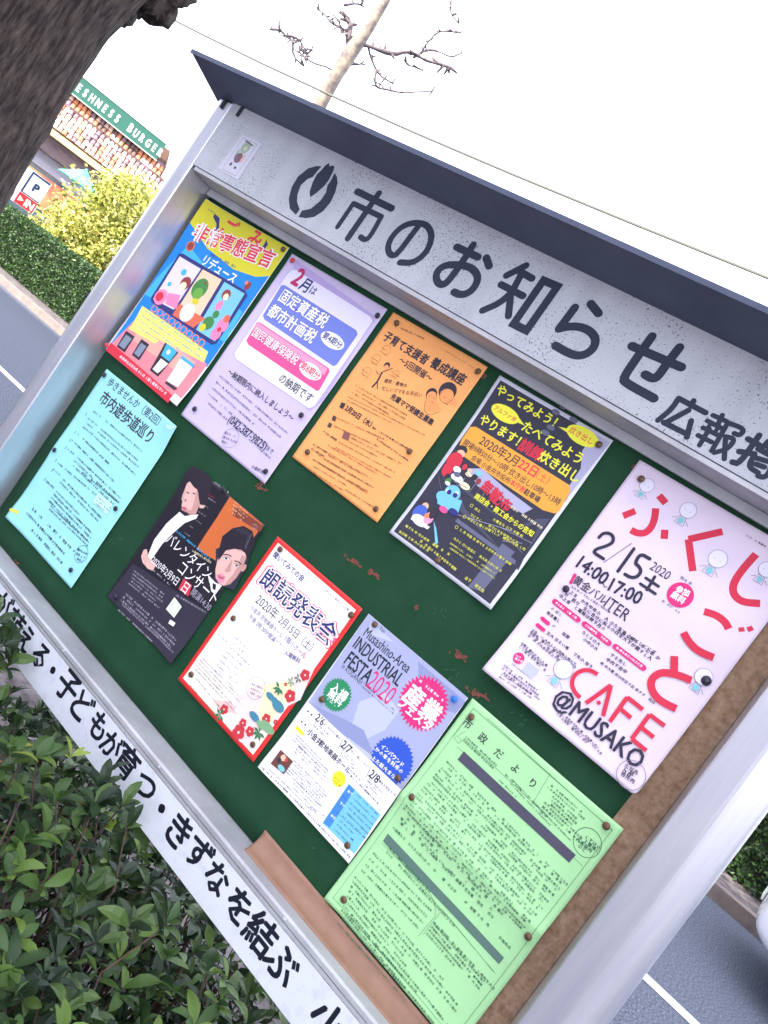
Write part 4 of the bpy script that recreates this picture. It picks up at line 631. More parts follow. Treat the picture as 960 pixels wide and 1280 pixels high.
('s','grl',0.5,0,[(318,-78.2),(318.4,-71.7)]),('s','grl',0.5,0,[(324.7,-69.5),(332.5,-69.4)]),('s','grl',0.5,0,[(322.1,-80.2),(325.1,-77)]),('s','grl',0.5,0,[(308.9,-73.1),(308.8,-68.3)]),('s','grl',0.5,0,[(311.8,-66.6),(311.1,-62.2)]),('s','grl',0.5,0,[(-323.2,192.1),(-322.1,199.4)]),('s','grl',0.5,0,[(-291.6,193),(-297,200.4)]),('s','grl',0.5,0,[(-312,209),(-310.7,217.5)]),('s','grl',0.5,0,[(-304.2,211.8),(-294.9,211)]),('s','grl',0.5,0,[(-285.5,192.2),(-291.5,197.3)]),('s','grl',0.5,0,[(393.3,-8),(389.3,-0.5)]),('s','grl',0.5,0,[(377,-3.2),(382.3,2.2)]),('s','grl',0.5,0,[(390.5,-20),(385.2,-15)]),('s','grl',0.5,0,[(381.7,-14),(376.4,-9.2)]),('s','grl',0.5,0,[(396.5,-20.5),(397.2,-12.8)]),('s','grl',0.5,0,[(452.8,31.9),(453.4,37.5)]),('s','grl',0.5,0,[(452.3,13.5),(447.9,18.6)]),('s','grl',0.5,0,[(456.1,45.3),(461.3,43.1)]),('s','grl',0.5,0,[(441.5,34.5),(441.8,39.6)]),('s','grl',0.5,0,[(455.4,32.8),(459,38.1)]),('s','grl',0.5,0,[(506.3,-32.4),(505.5,-28.2)]),('s','grl',0.5,0,[(494.9,-27),(490.5,-23.1)]),('s','grl',0.5,0,[(515.7,-24.3),(513.9,-17.3)]),('s','grl',0.5,0,[(514.5,-30.3),(513.2,-26.7)]),('s','grl',0.5,0,[(511.9,-21.3),(510.1,-15.3)])]}
POSE={'recycling': (-0.61044,0.4281,-0.00321,0.25694,0.36237),'tax': (-0.34028,0.42039,-0.00609,0.25711,0.36424),'childcare': (-0.06897,0.41961,-0.00453,0.21288,0.29892),'foodrelief': (0.17247,0.41621,0.00315,0.20997,0.29685),'walk': (-0.58487,0.0337,0.00683,0.25958,0.36738),'concert': (-0.24507,-0.00259,0.02096,0.21277,0.28853),'reading': (0,-0,-0.00196,0.21043,0.29712),'festa': (0.22384,0.00027,0.00237,0.20678,0.2944),'citynews': (0.43644,0.00508,-0.01031,0.25766,0.35927),'cafe': (0.43042,0.41206,-0.0072,0.25565,0.3646)}
PINS={'recycling': [(247.9, 8.6), (0.8, 355.3)], 'tax': [(13.0, 10.9), (249.8, 18.0), (23.5, 338.9), (238.1, 231.4), (245.6, 345.8)], 'childcare': [(20.6, 13.3), (204.5, 13.9), (187.2, 177.6), (23.0, 276.2), (197.9, 282.6)], 'foodrelief': [(196.8, 15.6), (95.7, 286.1)], 'walk': [(8.4, 12.6), (10.7, 195.1), (241.8, 195.5), (236.0, 341.8)], 'concert': [(22.1, 275.7), (91.8, -1.8)], 'reading': [(21.1, 13.5), (23.7, 153.2), (201.5, 18.3), (19.2, 273.0), (192.8, 276.9)], 'festa': [(21.0, 6.2), (21.2, 147.6), (192.8, 153.4), (190.2, 276.1), (192.1, 13.6), (228.0, 158.1)], 'citynews': [(15.5, 20.9), (239.8, 10.9), (17.2, 160.9), (245.6, 183.0), (24.4, 338.7)], 'cafe': [(18.6, 22.2), (25.5, 205.3), (240.0, 196.2)]}
STICK=[[-0.556, 0.557], [-0.4954, 0.5579], [-0.4955, 0.4771], [-0.5608, 0.4783]]
# ------------------------------------------------------------------ helpers
def s2l(c):
    return tuple(((x/255)/12.92 if x/255 <= 0.04045 else ((x/255+0.055)/1.055)**2.4) for x in c)
MATS = {}
def principled(name):
    m = bpy.data.materials.new(name); m.use_nodes = True
    return m, m.node_tree, m.node_tree.nodes['Principled BSDF']
def mat(name, c, rough=0.6, metal=0.0, spec=0.4, c2=None, scale=8.0, detail=6, bump=0.0, bscale=None, lo=0.35, hi=0.65, stretch=None, coat=0.0):
    """base colour c, blotched with c2 by a noise; optional bump"""
    if name in MATS: return MATS[name]
    m, nt, b = principled(name)
    b.inputs['Base Color'].default_value = (*s2l(c), 1); b.inputs['Roughness'].default_value = rough
    b.inputs['Metallic'].default_value = metal; b.inputs['Specular IOR Level'].default_value = spec; b.inputs['Coat Weight'].default_value = coat
    tc = nt.nodes.new('ShaderNodeTexCoord'); mp = nt.nodes.new('ShaderNodeMapping'); nt.links.new(tc.outputs['Object'], mp.inputs[0])
    if stretch: mp.inputs['Scale'].default_value = stretch
    if c2:
        n = nt.nodes.new('ShaderNodeTexNoise'); n.inputs['Scale'].default_value = scale; n.inputs['Detail'].default_value = detail; n.inputs['Roughness'].default_value = 0.65
        r = nt.nodes.new('ShaderNodeValToRGB'); r.color_ramp.elements[0].position = lo; r.color_ramp.elements[1].position = hi
        r.color_ramp.elements[0].color = (*s2l(c), 1); r.color_ramp.elements[1].color = (*s2l(c2), 1)
        nt.links.new(mp.outputs[0], n.inputs['Vector']); nt.links.new(n.outputs[0], r.inputs[0]); nt.links.new(r.outputs[0], b.inputs['Base Color'])
    if bump:
        n2 = nt.nodes.new('ShaderNodeTexNoise'); n2.inputs['Scale'].default_value = bscale or scale*3; n2.inputs['Detail'].default_value = 5
        bp = nt.nodes.new('ShaderNodeBump'); bp.inputs['Strength'].default_value = min(1, bump*20) ; bp.inputs['Distance'].default_value = bump
        nt.links.new(mp.outputs[0], n2.inputs['Vector']); nt.links.new(n2.outputs[0], bp.inputs['Height']); nt.links.new(bp.outputs[0], b.inputs['Normal'])
    MATS[name] = m
    return m
def leafmat(name, cols, trans=0.35, rough=0.45, inst=True, spec=0.4):
    """leaf colour picked per object (inst) or per leaf island"""
    if name in MATS: return MATS[name]
    m, nt, b = principled(name)
    rampn = nt.nodes.new('ShaderNodeValToRGB'); rampn.color_ramp.interpolation = 'LINEAR'
    el = rampn.color_ramp.elements
    while len(el) < len(cols): el.new(0.5)
    for k, (pos, c) in enumerate(cols): el[k].position = pos; el[k].color = (*s2l(c), 1)
    if inst:
        oi = nt.nodes.new('ShaderNodeObjectInfo'); src = oi.outputs['Random']
    else:
        g = nt.nodes.new('ShaderNodeNewGeometry'); src = g.outputs['Random Per Island']
    nt.links.new(src, rampn.inputs[0]); nt.links.new(rampn.outputs[0], b.inputs['Base Color'])
    b.inputs['Roughness'].default_value = rough; b.inputs['Specular IOR Level'].default_value = spec
    tr = nt.nodes.new('ShaderNodeBsdfTranslucent'); nt.links.new(rampn.outputs[0], tr.inputs[0])
    mx = nt.nodes.new('ShaderNodeMixShader'); mx.inputs[0].default_value = trans
    out = nt.nodes['Material Output']
    nt.links.new(b.outputs[0], mx.inputs[1]); nt.links.new(tr.outputs[0], mx.inputs[2]); nt.links.new(mx.outputs[0], out.inputs[0])
    MATS[name] = m
    return m

def link(o, parent=None):
    COL.objects.link(o)
    if parent is not None: o.parent = parent
    return o
def thing(name, label, cat, loc=(0, 0, 0), group=None, rotz=0):
    o = bpy.data.objects.new(name, None); COL.objects.link(o); o.empty_display_size = 0.1
    o.location = loc; o.rotation_euler = (0, 0, rotz); o['label'] = label; o['category'] = cat
    if group: o['group'] = group
    return o
def tag(o, label=None, cat=None, group=None, kind=None):
    for k, v in (('label', label), ('category', cat), ('group', group), ('kind', kind)):
        if v: o[k] = v
    return o
class MB:
    def __init__(s): s.v = []; s.f = []; s.mi = []; s.cur = 0
    def add(s, vs, fs):
        b = len(s.v); s.v += [tuple(v) for v in vs]
        for f in fs: s.f.append(tuple(i+b for i in f)); s.mi.append(s.cur)
        return s
    def box(s, x0, x1, y0, y1, z0, z1, tilt=0.0, tx=0.0):
        vs = []
        for x, y, z in ((x0,y0,z0),(x1,y0,z0),(x1,y1,z0),(x0,y1,z0),(x0,y0,z1),(x1,y0,z1),(x1,y1,z1),(x0,y1,z1)):
            vs.append((x, y, z - tilt*(x-tx)))
        return s.add(vs, [(0,3,2,1),(4,5,6,7),(0,1,5,4),(1,2,6,5),(2,3,7,6),(3,0,4,7)])
    def prism_z(s, prof, z0, z1):
        n = len(prof)
        vs = [(x, y, z0) for x, y in prof] + [(x, y, z1) for x, y in prof]
        return s.add(vs, [(i, (i+1) % n, n+(i+1) % n, n+i) for i in range(n)] + [tuple(range(n))[::-1], tuple(range(n, 2*n))])
    def prism_x(s, prof, x0, x1, tilt=0.0, tx=0.0):
        """prof = (y, z) loop"""
        n = len(prof)
        vs = [(x0, y, z - tilt*(x0-tx)) for y, z in prof] + [(x1, y, z - tilt*(x1-tx)) for y, z in prof]
        return s.add(vs, [(i, (i+1) % n, n+(i+1) % n, n+i) for i in range(n)] + [tuple(range(n))[::-1], tuple(range(n, 2*n))])
    def tube(s, pts, rad, n=6, cap=True):
        pts = [Vector(p) for p in pts]; b = len(s.v); N = len(pts)
        ref = Vector((0.13, 0.31, 0.94))
        for i, p in enumerate(pts):
            d = (pts[min(i+1, N-1)] - pts[max(i-1, 0)]).normalized()
            u = d.cross(ref)
            if u.length < .1: u = d.cross(Vector((1, 0, 0)))
            u.normalize(); w = d.cross(u)
            r = rad[i] if isinstance(rad, (list, tuple)) else rad
            for k in range(n):
                t = 2*math.pi*k/n; s.v.append(tuple(p + u*r*math.cos(t) + w*r*math.sin(t)))
        for i in range(N-1):
            for k in range(n):
                s.f.append((b+i*n+k, b+i*n+(k+1) % n, b+(i+1)*n+(k+1) % n, b+(i+1)*n+k)); s.mi.append(s.cur)
        if cap:
            s.f.append(tuple(b+k for k in range(n))[::-1]); s.mi.append(s.cur)
            s.f.append(tuple(b+(N-1)*n+k for k in range(n))); s.mi.append(s.cur)
        return s
    def lathe(s, prof, cx=0, cy=0, n=16, axis='z', cz=0):
        b = len(s.v)
        for r, h in prof:
            for k in range(n):
                t = 2*math.pi*k/n
                if axis == 'z': s.v.append((cx+r*math.cos(t), cy+r*math.sin(t), h))
                else: s.v.append((cx+r*math.cos(t), h, cz+r*math.sin(t)))
        for i in range(len(prof)-1):
            for k in range(n):
                s.f.append((b+i*n+k, b+i*n+(k+1) % n, b+(i+1)*n+(k+1) % n, b+(i+1)*n+k)); s.mi.append(s.cur)
        s.f.append(tuple(b+k for k in range(n))[::-1]); s.mi.append(s.cur)
        s.f.append(tuple(b+(len(prof)-1)*n+k for k in range(n))); s.mi.append(s.cur)
        return s
    def mesh(s, name, mats):
        me = bpy.data.meshes.new(name); me.from_pydata(s.v, [], s.f)
        for m in (mats if isinstance(mats, (list, tuple)) else [mats]): me.materials.append(m)
        if any(s.mi): me.polygons.foreach_set('material_index', s.mi)
        me.update(); return me
    def obj(s, name, mats, parent=None, smooth=False, bevel=0.0, loc=None):
        me = s.mesh(name, mats)
        if smooth: me.polygons.foreach_set('use_smooth', [True]*len(me.polygons))
        o = bpy.data.objects.new(name, me); link(o, parent)
        if loc: o.location = loc
        bm = bmesh.new(); bm.from_mesh(me); bmesh.ops.recalc_face_normals(bm, faces=bm.faces)
        if bevel: bmesh.ops.bevel(bm, geom=list(bm.edges), offset=bevel, segments=2, affect='EDGES', profile=0.7, clamp_overlap=True)
        bm.to_mesh(me); bm.free()
        return o

# ------------------------------------------------------------------ flat print: polygons, strokes, lettering
COLS = dict(k=(25,22,32), w=(240,238,242), dkt=(38,38,52), sgn=(38,42,62), str=(22,24,38), blue1=(20,125,215), sky1=(60,175,235), yel1=(214,205,40), pink1=(240,130,140),
 peach1=(246,165,150), yelp=(240,232,110), oran=(240,130,60), red1=(215,40,60), red2=(222,48,66), org1=(200,110,60), brn1=(140,50,50), navy=(38,42,110), lav1=(225,215,235), pch2=(245,205,170),
 sky2=(120,195,235), sal1=(240,100,70), pk2=(240,130,175), cream=(245,230,190), grn1=(60,130,60), grn2=(100,165,60), dk1=(40,36,48), grayb=(120,135,155),
 lavd=(180,160,215), lavw=(228,222,242), per1=(105,120,205), per2=(70,78,175), mag1=(225,75,140), mag2=(185,30,90), pk3=(240,150,185), gr2=(105,98,125), gr3=(110,104,125),
 brn2=(120,70,50), org2=(244,150,85), dk2=(70,50,50), brn3=(130,75,70), char=(42,42,58), lavg=(170,168,200), gray4=(66,68,90), gray5=(92,95,122), yel2=(240,238,60), yel3=(215,212,75),
 red3=(205,40,60), org4=(238,160,55), skin=(235,180,150), sky3=(110,190,225), blu2=(60,90,190), wcy=(190,240,240), dkp1=(24,18,30), dkp2=(36,32,48), org6=(200,95,40), brn6=(120,50,35),
 skin6=(222,175,165), skin6b=(165,110,110), lip6=(190,80,100), pnk6=(226,140,165), skin6c=(192,140,132), gr6=(165,160,180), red6=(120,30,50), org6b=(235,180,140), red6b=(215,35,60), wpk6=(232,228,222), grn6=(190,215,170),
 crm7=(240,232,215), wh7=(242,238,242), pk7=(245,215,215), pk7b=(240,190,185), yel7=(245,235,180), nv7=(34,38,100), pk8=(228,70,105), grn7=(50,110,70), grn8=(120,165,120), tea7=(60,125,150), red7=(195,45,55),
 slv1=(158,164,200), slv2=(134,142,186), slv3=(182,188,216), dk8=(30,32,50), mag8=(215,35,110), grn9=(30,130,80), blu9=(35,75,190), wh8=(238,236,240), gr8=(90,88,110), yel8=(240,235,40), brn8=(95,50,45),
 sky8=(110,190,235), blu8=(55,125,215), dg=(50,95,70), dg2=(70,112,90), bar9=(66,64,82), bar9b=(78,108,98), redc=(205,35,62), grc=(110,125,145), lavw2=(230,228,245), dkc=(34,32,52), teac=(120,190,200), qrx=(178,182,205), pin10=(50,46,66),
 rust=(104,66,54), rust2=(128,66,60), grl=(70,112,92), grd=(14,40,34), red7b=(0,0,0))
def ink(c):
    f = 0.0 if c in ('sgn', 'str', 'rust', 'rust2', 'grl', 'grd', 'w', 'signw', 'pblue', 'pred', 'pwhite') else 0.09   # sun-faded printing inks
    return mat('ink_'+c, tuple(v*(1-f)+g_*f for v, g_ in zip(COLS[c], (196, 190, 200))), rough=0.5, spec=0.3)

GLYPH = {}
def load_text(strings, res=None):
    tmp = []
    for t in strings:
        if t in GLYPH: continue
        cu = bpy.data.curves.new('t', 'FONT'); cu.body = t; cu.size = 1.0; cu.resolution_u = res or (3 if len(t) <= 2 else 2)
        o = bpy.data.objects.new('t', cu); COL.objects.link(o); tmp.append((t, o, cu))
    dg = bpy.context.evaluated_depsgraph_get(); dg.update()
    for t, o, cu in tmp:
        me = bpy.data.meshes.new_from_object(o.evaluated_get(dg))
        me.calc_loop_triangles()
        v = np.empty(len(me.vertices)*3, 'f'); me.vertices.foreach_get('co', v); v = v.reshape(-1, 3)[:, :2]
        tr = np.empty(len(me.loop_triangles)*3, 'i'); me.loop_triangles.foreach_get('vertices', tr); tr = tr.reshape(-1, 3)
        GLYPH[t] = (v, tr)
        bpy.data.meshes.remove(me)
        bpy.data.objects.remove(o); bpy.data.curves.remove(cu)
def chaikin(p, n):
    for _ in range(n):
        q = [p[0]]
        for a, b in zip(p[:-1], p[1:]):
            q += [(a[0]*.75+b[0]*.25, a[1]*.75+b[1]*.25), (a[0]*.25+b[0]*.75, a[1]*.25+b[1]*.75)]
        q.append(p[-1]); p = q
    return p
def stroke_geo(pts, w, closed, cap=True):
    """band of width w along pts with round caps; one non-overlapping strip"""
    P = [Vector(p) for p in pts]
    if not closed and len(P) >= 3: P = [Vector(p) for p in chaikin([tuple(p) for p in P], 2)]
    n = len(P); h = w/2; L = []; Rr = []
    for i in range(n):
        if closed: a = P[i-1]; b = P[(i+1) % n]
        else: a = P[max(i-1, 0)]; b = P[min(i+1, n-1)]
        p = P[i]
        d1 = (p-a) if (p-a).length > 1e-9 else (b-p); d2 = (b-p) if (b-p).length > 1e-9 else (p-a)
        d1 = d1.normalized(); d2 = d2.normalized(); t = (d1+d2)
        if t.length < 1e-6: t = d1
        t.normalize(); nrm = Vector((-t[1], t[0])); c = max(0.5, nrm.dot(Vector((-d1[1], d1[0]))))
        L.append(p+nrm*h/c); Rr.append(p-nrm*h/c)
    tris = []
    m = n if closed else n-1
    for i in range(m):
        j = (i+1) % n; tris.append([L[i], L[j], Rr[j]]); tris.append([L[i], Rr[j], Rr[i]])
    if not closed and cap and w > 2:
        for p, q, sg in ((P[0], P[1], -1), (P[-1], P[-2], -1)):
            d = (p-q).normalized(); nn = Vector((-d[1], d[0])); prev = None
            for k in range(7):
                t = -math.pi/2+math.pi*k/6; v = p+d*h*math.cos(t)+nn*h*math.sin(t)
                if prev is not None: tris.append([p, prev, v])
                prev = v
    return tris
def split_tris(tris, mx):
    out = []; st = list(tris)
    while st:
        t = st.pop(); e = [(t[1]-t[0]).length, (t[2]-t[1]).length, (t[0]-t[2]).length]; k = e.index(max(e))
        if e[k] > mx:
            a, b, c = t[k], t[(k+1) % 3], t[(k+2) % 3]; m = (a+b)/2; st.append([a, m, c]); st.append([m, b, c])
        else: out.append(t)
    return out
def print_mesh(items, to3d, name, parent, seed=1, maxedge=7.0, lift0=0.26, step=0.014):
    """all the printed matter of one sheet as one mesh, each item a hair above the one before; to3d(x_mm, y_mm, lift_mm)"""
    rnd = random.Random(seed); V = []; F = []; MI = []; mats = []; names = {}
    def slot(c):
        if c not in names: names[c] = len(mats); mats.append(ink(c))
        return names[c]
    def put(tris, c, lift):
        s = slot(c)
        for t in tris:
            b = len(V)
            for p in t: V.append(to3d(p[0], p[1], lift))
            F.append((b, b+1, b+2)); MI.append(s)
    lift = lift0
    for it in items:
        lift += step; kd = it[0]; c = it[1]
        if kd == 'p':
            pts = [Vector((x, y, 0)) for x, y in it[2]]
            if len(pts) < 3: continue
            tr = tessellate_polygon([pts]); P2 = [Vector(p) for p in it[2]]
            tris = [[P2[i] for i in t] for t in tr]
            put(split_tris(tris, maxedge), c, lift)
        elif kd in 'db':
            if kd == 'd': _, _, cx, cy, ra, rb = it; n = 8 if max(ra, rb) < 2 else 20; rim = [(cx+ra*math.cos(2*math.pi*k/n), cy+rb*math.sin(2*math.pi*k/n)) for k in range(n)]
            else:
                _, _, cx, cy, ra, n, dd = it; n *= 2; rim = [(cx+(ra if k % 2 else ra*dd)*math.cos(2*math.pi*k/n), cy+(ra if k % 2 else ra*dd)*math.sin(2*math.pi*k/n)) for k in range(n)]
            o = Vector((cx, cy)); rim = [Vector(q) for q in rim]
            put(split_tris([[o, rim[k], rim[(k+1) % n]] for k in range(n)], maxedge), c, lift)
        elif kd == 's':
            for q_, t_ in enumerate(split_tris(stroke_geo(it[4], it[2], it[3], c != 'redc'), maxedge)): put([t_], c, lift+q_*0.0006 if maxedge > 100 else lift+q_*0.0001)
        elif kd == 't':
            _, _, x, y, w, ang, bold, kk, txt = it
            g = GLYPH.get(txt)
            if g is None or len(g[0]) == 0: continue
            v, tr = g; x0, x1 = v[:, 0].min(), v[:, 0].max(); sx = w/max(x1-x0, 1e-3)
            if len(txt) == 1: sx = min(sx, w); xo = (w-(x1-x0)*sx)/2
            else: xo = 0
            sy = sx*kk; yc = 0.36; em = sx*0.012*bold
            offs = [(0, 0)]
            if bold:
                nd = 4 if bold <= 3 else 8; offs = [(math.cos(2*math.pi*k/nd+.4)*em, math.sin(2*math.pi*k/nd+.4)*em) for k in range(nd)]
                if bold > 3: offs += [(q[0]*.5, q[1]*.5) for q in offs[::2]]
            ca, sa = math.cos(ang), math.sin(ang); s = slot(c)
            for k, (ox, oy) in enumerate(offs):
                X = (v[:, 0]-x0)*sx+ox+xo; Y = -(v[:, 1]-yc)*sy+oy; b = len(V)
                for a_, b_ in zip(X.tolist(), Y.tolist()): V.append(to3d(x+a_*ca-b_*sa, y+a_*sa+b_*ca, lift+k*0.0015))
                for t in tr.tolist(): F.append((b+t[0], b+t[1], b+t[2])); MI.append(s)
            lift += 0.012
        elif kd == 'g':
            _, _, A, B, Dn, n, sz, fill = it; A = Vector(A); B = Vector(B); Dn = Vector(Dn)
            d = (B-A); Ld = d.length
            if Ld < .5: continue
            d.normalize(); nn = Vector((-d[1], d[0])); s = slot(c)
            for i in range(n):
                o = A+(Dn-A)*(i/(n-1) if n > 1 else 0); L = Ld*(1 if n == 1 or rnd.random() < .6 else rnd.uniform(.55, 1)); q = 0.0
                while q+sz*.8 < L+.3:
                    if rnd.random() < fill:
                        v_, tr_ = GLYPH[rnd.choice(SMALL)]; b = len(V); k_ = sz*.92
                        for gx, gy in v_.tolist():
                            p = o+d*(q+gx*k_)-nn*((gy-.36)*k_); V.append(to3d(p[0], p[1], lift))
                        n_v = len(v_)
                        for gx, gy in v_.tolist():
                            p = o+d*(q+(gx+.06)*k_)-nn*((gy-.31)*k_); V.append(to3d(p[0], p[1], lift+.002))
                        for t in tr_.tolist():
                            F.append((b+t[0], b+t[1], b+t[2])); MI.append(s); F.append((b+n_v+t[0], b+n_v+t[1], b+n_v+t[2])); MI.append(s)
                    q += sz*rnd.choice((1, 1, 1, 1, 1.03, 1.35))
    me = bpy.data.meshes.new(name); me.from_pydata(V, [], F)
    for m in mats: me.materials.append(m)
    me.polygons.foreach_set('material_index', MI); me.update()
    o = bpy.data.objects.new(name, me); link(o, parent)
    return o
SMALL = '年月日時分市内小井会場加料開先電話中上下人大生のにはをがでとますたいるかしなく'
load_text(SMALL, 1)
load_text(sorted({it[-1] for v in SPEC.values() for it in v if it[0] == 't'} | set('FRESHNESS BURGER') | {'FRESHNESS BURGER', 'P', 'IN'}))

# ------------------------------------------------------------------ the notice board
ALU = mat('brushed_aluminium', (208,208,216), rough=0.33, metal=0.8, c2=(190,191,202), scale=5, stretch=(6,6,.6), bump=0.0006, bscale=9)
ALU2 = mat('dull_aluminium', (194,194,200), rough=0.5, metal=0.4, c2=(170,170,177), scale=9, bump=0.0004, bscale=40)
def speckled():
    m, nt, b = principled('speckled_enamel')
    tc = nt.nodes.new('ShaderNodeTexCoord')
    n1 = nt.nodes.new('ShaderNodeTexNoise'); n1.inputs['Scale'].default_value = 330; n1.inputs['Detail'].default_value = 2
    n2 = nt.nodes.new('ShaderNodeTexNoise'); n2.inputs['Scale'].default_value = 9; n2.inputs['Detail'].default_value = 6
    n3 = nt.nodes.new('ShaderNodeTexNoise'); n3.inputs['Scale'].default_value = 900; n3.inputs['Detail'].default_value = 1
    for n in (n1, n2, n3): nt.links.new(tc.outputs['Object'], n.inputs['Vector'])
    ad = nt.nodes.new('ShaderNodeMath'); ad.operation = 'MULTIPLY_ADD'; ad.inputs[1].default_value = 0.28
    nt.links.new(n2.outputs[0], ad.inputs[0]); nt.links.new(n1.outputs[0], ad.inputs[2])
    r = nt.nodes.new('ShaderNodeValToRGB'); r.color_ramp.elements[0].position = .755; r.color_ramp.elements[1].position = .82
    r.color_ramp.elements[0].color = (0,0,0,1); r.color_ramp.elements[1].color = (1,1,1,1)
    nt.links.new(ad.outputs[0], r.inputs[0])
    mx = nt.nodes.new('ShaderNodeMix'); mx.data_type = 'RGBA'; mx.inputs[6].default_value = (*s2l((182,184,192)), 1); mx.inputs[7].default_value = (*s2l((96,96,112)), 1)
    nt.links.new(r.outputs[0], mx.inputs[0])
    r3 = nt.nodes.new('ShaderNodeValToRGB'); r3.color_ramp.elements[0].position = .3; r3.color_ramp.elements[1].position = .7
    r3.color_ramp.elements[0].color = (.86,.86,.88,1); r3.color_ramp.elements[1].color = (1.0,1.0,1.0,1)
    nt.links.new(n3.outputs[0], r3.inputs[0])
    mu = nt.nodes.new('ShaderNodeMix'); mu.data_type = 'RGBA'; mu.blend_type = 'MULTIPLY'; mu.inputs[0].default_value = 1
    nt.links.new(mx.outputs[2], mu.inputs[6]); nt.links.new(r3.outputs[0], mu.inputs[7])
    mp4 = nt.nodes.new('ShaderNodeMapping'); mp4.inputs['Scale'].default_value = (13, 1, 1.6); nt.links.new(tc.outputs['Object'], mp4.inputs[0])
    n4 = nt.nodes.new('ShaderNodeTexNoise'); n4.inputs['Scale'].default_value = 2.0; n4.inputs['Detail'].default_value = 6; nt.links.new(mp4.outputs[0], n4.inputs['Vector'])
    r4 = nt.nodes.new('ShaderNodeValToRGB'); r4.color_ramp.elements[0].position = .3; r4.color_ramp.elements[1].position = .55
    r4.color_ramp.elements[0].color = (.74,.74,.76,1); r4.color_ramp.elements[1].color = (1,1,1,1); nt.links.new(n4.outputs[0], r4.inputs[0])
    m4 = nt.nodes.new('ShaderNodeMix'); m4.data_type = 'RGBA'; m4.blend_type = 'MULTIPLY'; m4.inputs[0].default_value = .5
    nt.links.new(mu.outputs[2], m4.inputs[6]); nt.links.new(r4.outputs[0], m4.inputs[7]); nt.links.new(m4.outputs[2], b.inputs['Base Color'])
    b.inputs['Roughness'].default_value = .45; b.inputs['Specular IOR Level'].default_value = .4
    return m
ENAMEL = speckled()
WHITEP = mat('white_painted_panel', (205,208,218), rough=0.4, c2=(188,192,206), scale=60, lo=.5, hi=.75)
GREEN = mat('green_felt_sheet', (18,60,36), rough=0.7, spec=0.2, c2=(27,66,44), scale=14, bump=0.0005, bscale=260)
BROWN = mat('rusty_backing', (124,98,74), rough=0.8, spec=0.2, c2=(160,134,114), scale=85, detail=8, bump=0.0008, bscale=90)
TAPE = mat('brown_vinyl_tape', (140,106,88), rough=0.5, spec=0.4, c2=(128,95,78), scale=25)
NAVY = mat('dark_painted_steel', (80,86,108), rough=0.5, spec=0.4, c2=(68,74,95), scale=6)
DARKR = mat('dark_groove', (40,42,52), rough=0.7)
board = thing('notice_board', 'grey metal notice board with green pin sheet, lettered header, posts and slanted roof', 'notice board', (0, 0, Z0))
TL = 0.0160                                    # the header and roof sag a little to the right
TX = -0.65
def arc(cx, cy, r, a0, a1, n=8): return [(cx+r*math.cos(R(a0+(a1-a0)*k/n)), cy+r*math.sin(R(a0+(a1-a0)*k/n))) for k in range(n+1)]
# posts: flat lip, return towards the sheet, rounded outer corner
pr_ = [(0.722, 0.03), (0.722, 0.0), (0.7335, -0.068), (0.7355, -0.070)] + arc(0.768, -0.030, 0.040, -90, 0, 14) + [(0.808, 0.03)]
MB().prism_z(pr_, -Z0, 0.583).obj('post', ALU, board)
pl_ = [(-0.622, 0.03), (-0.622, 0.0), (-0.6305, -0.068), (-0.6325, -0.070)] + arc(-0.660, -0.035, 0.035, -90, -180, 14) + [(-0.695, 0.03)]
MB().prism_z(pl_, -Z0, 0.602).obj('post', ALU, board)
MB().box(-0.621, 0.721, 0.004, 0.028, -0.47, 0.56).obj('backing_panel', BROWN, board)
# green sheet, slightly swollen towards its lower edge
g = MB(); nx, nz = 40, 28
gx0, gx1 = -0.6215, 0.676
for j in range(nz+1):
    for i in range(nx+1):
        x = gx0+(gx1-gx0)*i/nx; z = -0.386+(0.448+0.386)*j/nz
        if i == nx: x += 0.006*(z-0.0)/0.2
        zz = min(z, 0.437-0.0165*(x-TX)+0.012)
        g.v.append((x, -0.0004-0.0008*noise.noise(Vector((x*3, 0, z*3))), zz))
for j in range(nz):
    for i in range(nx):
        b = j*(nx+1)+i; g.f.append((b, b+1, b+nx+2, b+nx+1)); g.mi.append(0)
o = g.obj('green_sheet', GREEN, board, smooth=True)
md = o.modifiers.new('thick', 'SOLIDIFY'); md.thickness = 0.002; md.offset = -1
# brown worn backing showing to the right of the sheet
MB().box(0.664, 0.7215, 0.0005, 0.004, -0.386, 0.43).obj('worn_strip', BROWN, board)
# header: lettered board, its underside and the lip above the sheet
MB().box(-0.6315, 0.7345, -0.070, -0.052, 0.464, 0.610, TL, TX).obj('header_board', ENAMEL, board, bevel=0.0012)
MB().prism_x([(-0.0515, 0.456), (-0.0515, 0.60), (-0.002, 0.60), (-0.002, 0.452), (-0.012, 0.452)], -0.6215, 0.7215, TL, TX).obj('header_box', ALU2, board)
MB().prism_x([(-0.068, 0.456), (-0.068, 0.463), (-0.053, 0.463), (-0.053, 0.456)], -0.6215, 0.7215, TL, TX).obj('header_rail', ALU2, board)
MB().box(-0.6215, 0.7215, -0.0115, -0.003, 0.437, 0.4515, TL, TX).obj('upper_lip', ALU2, board)
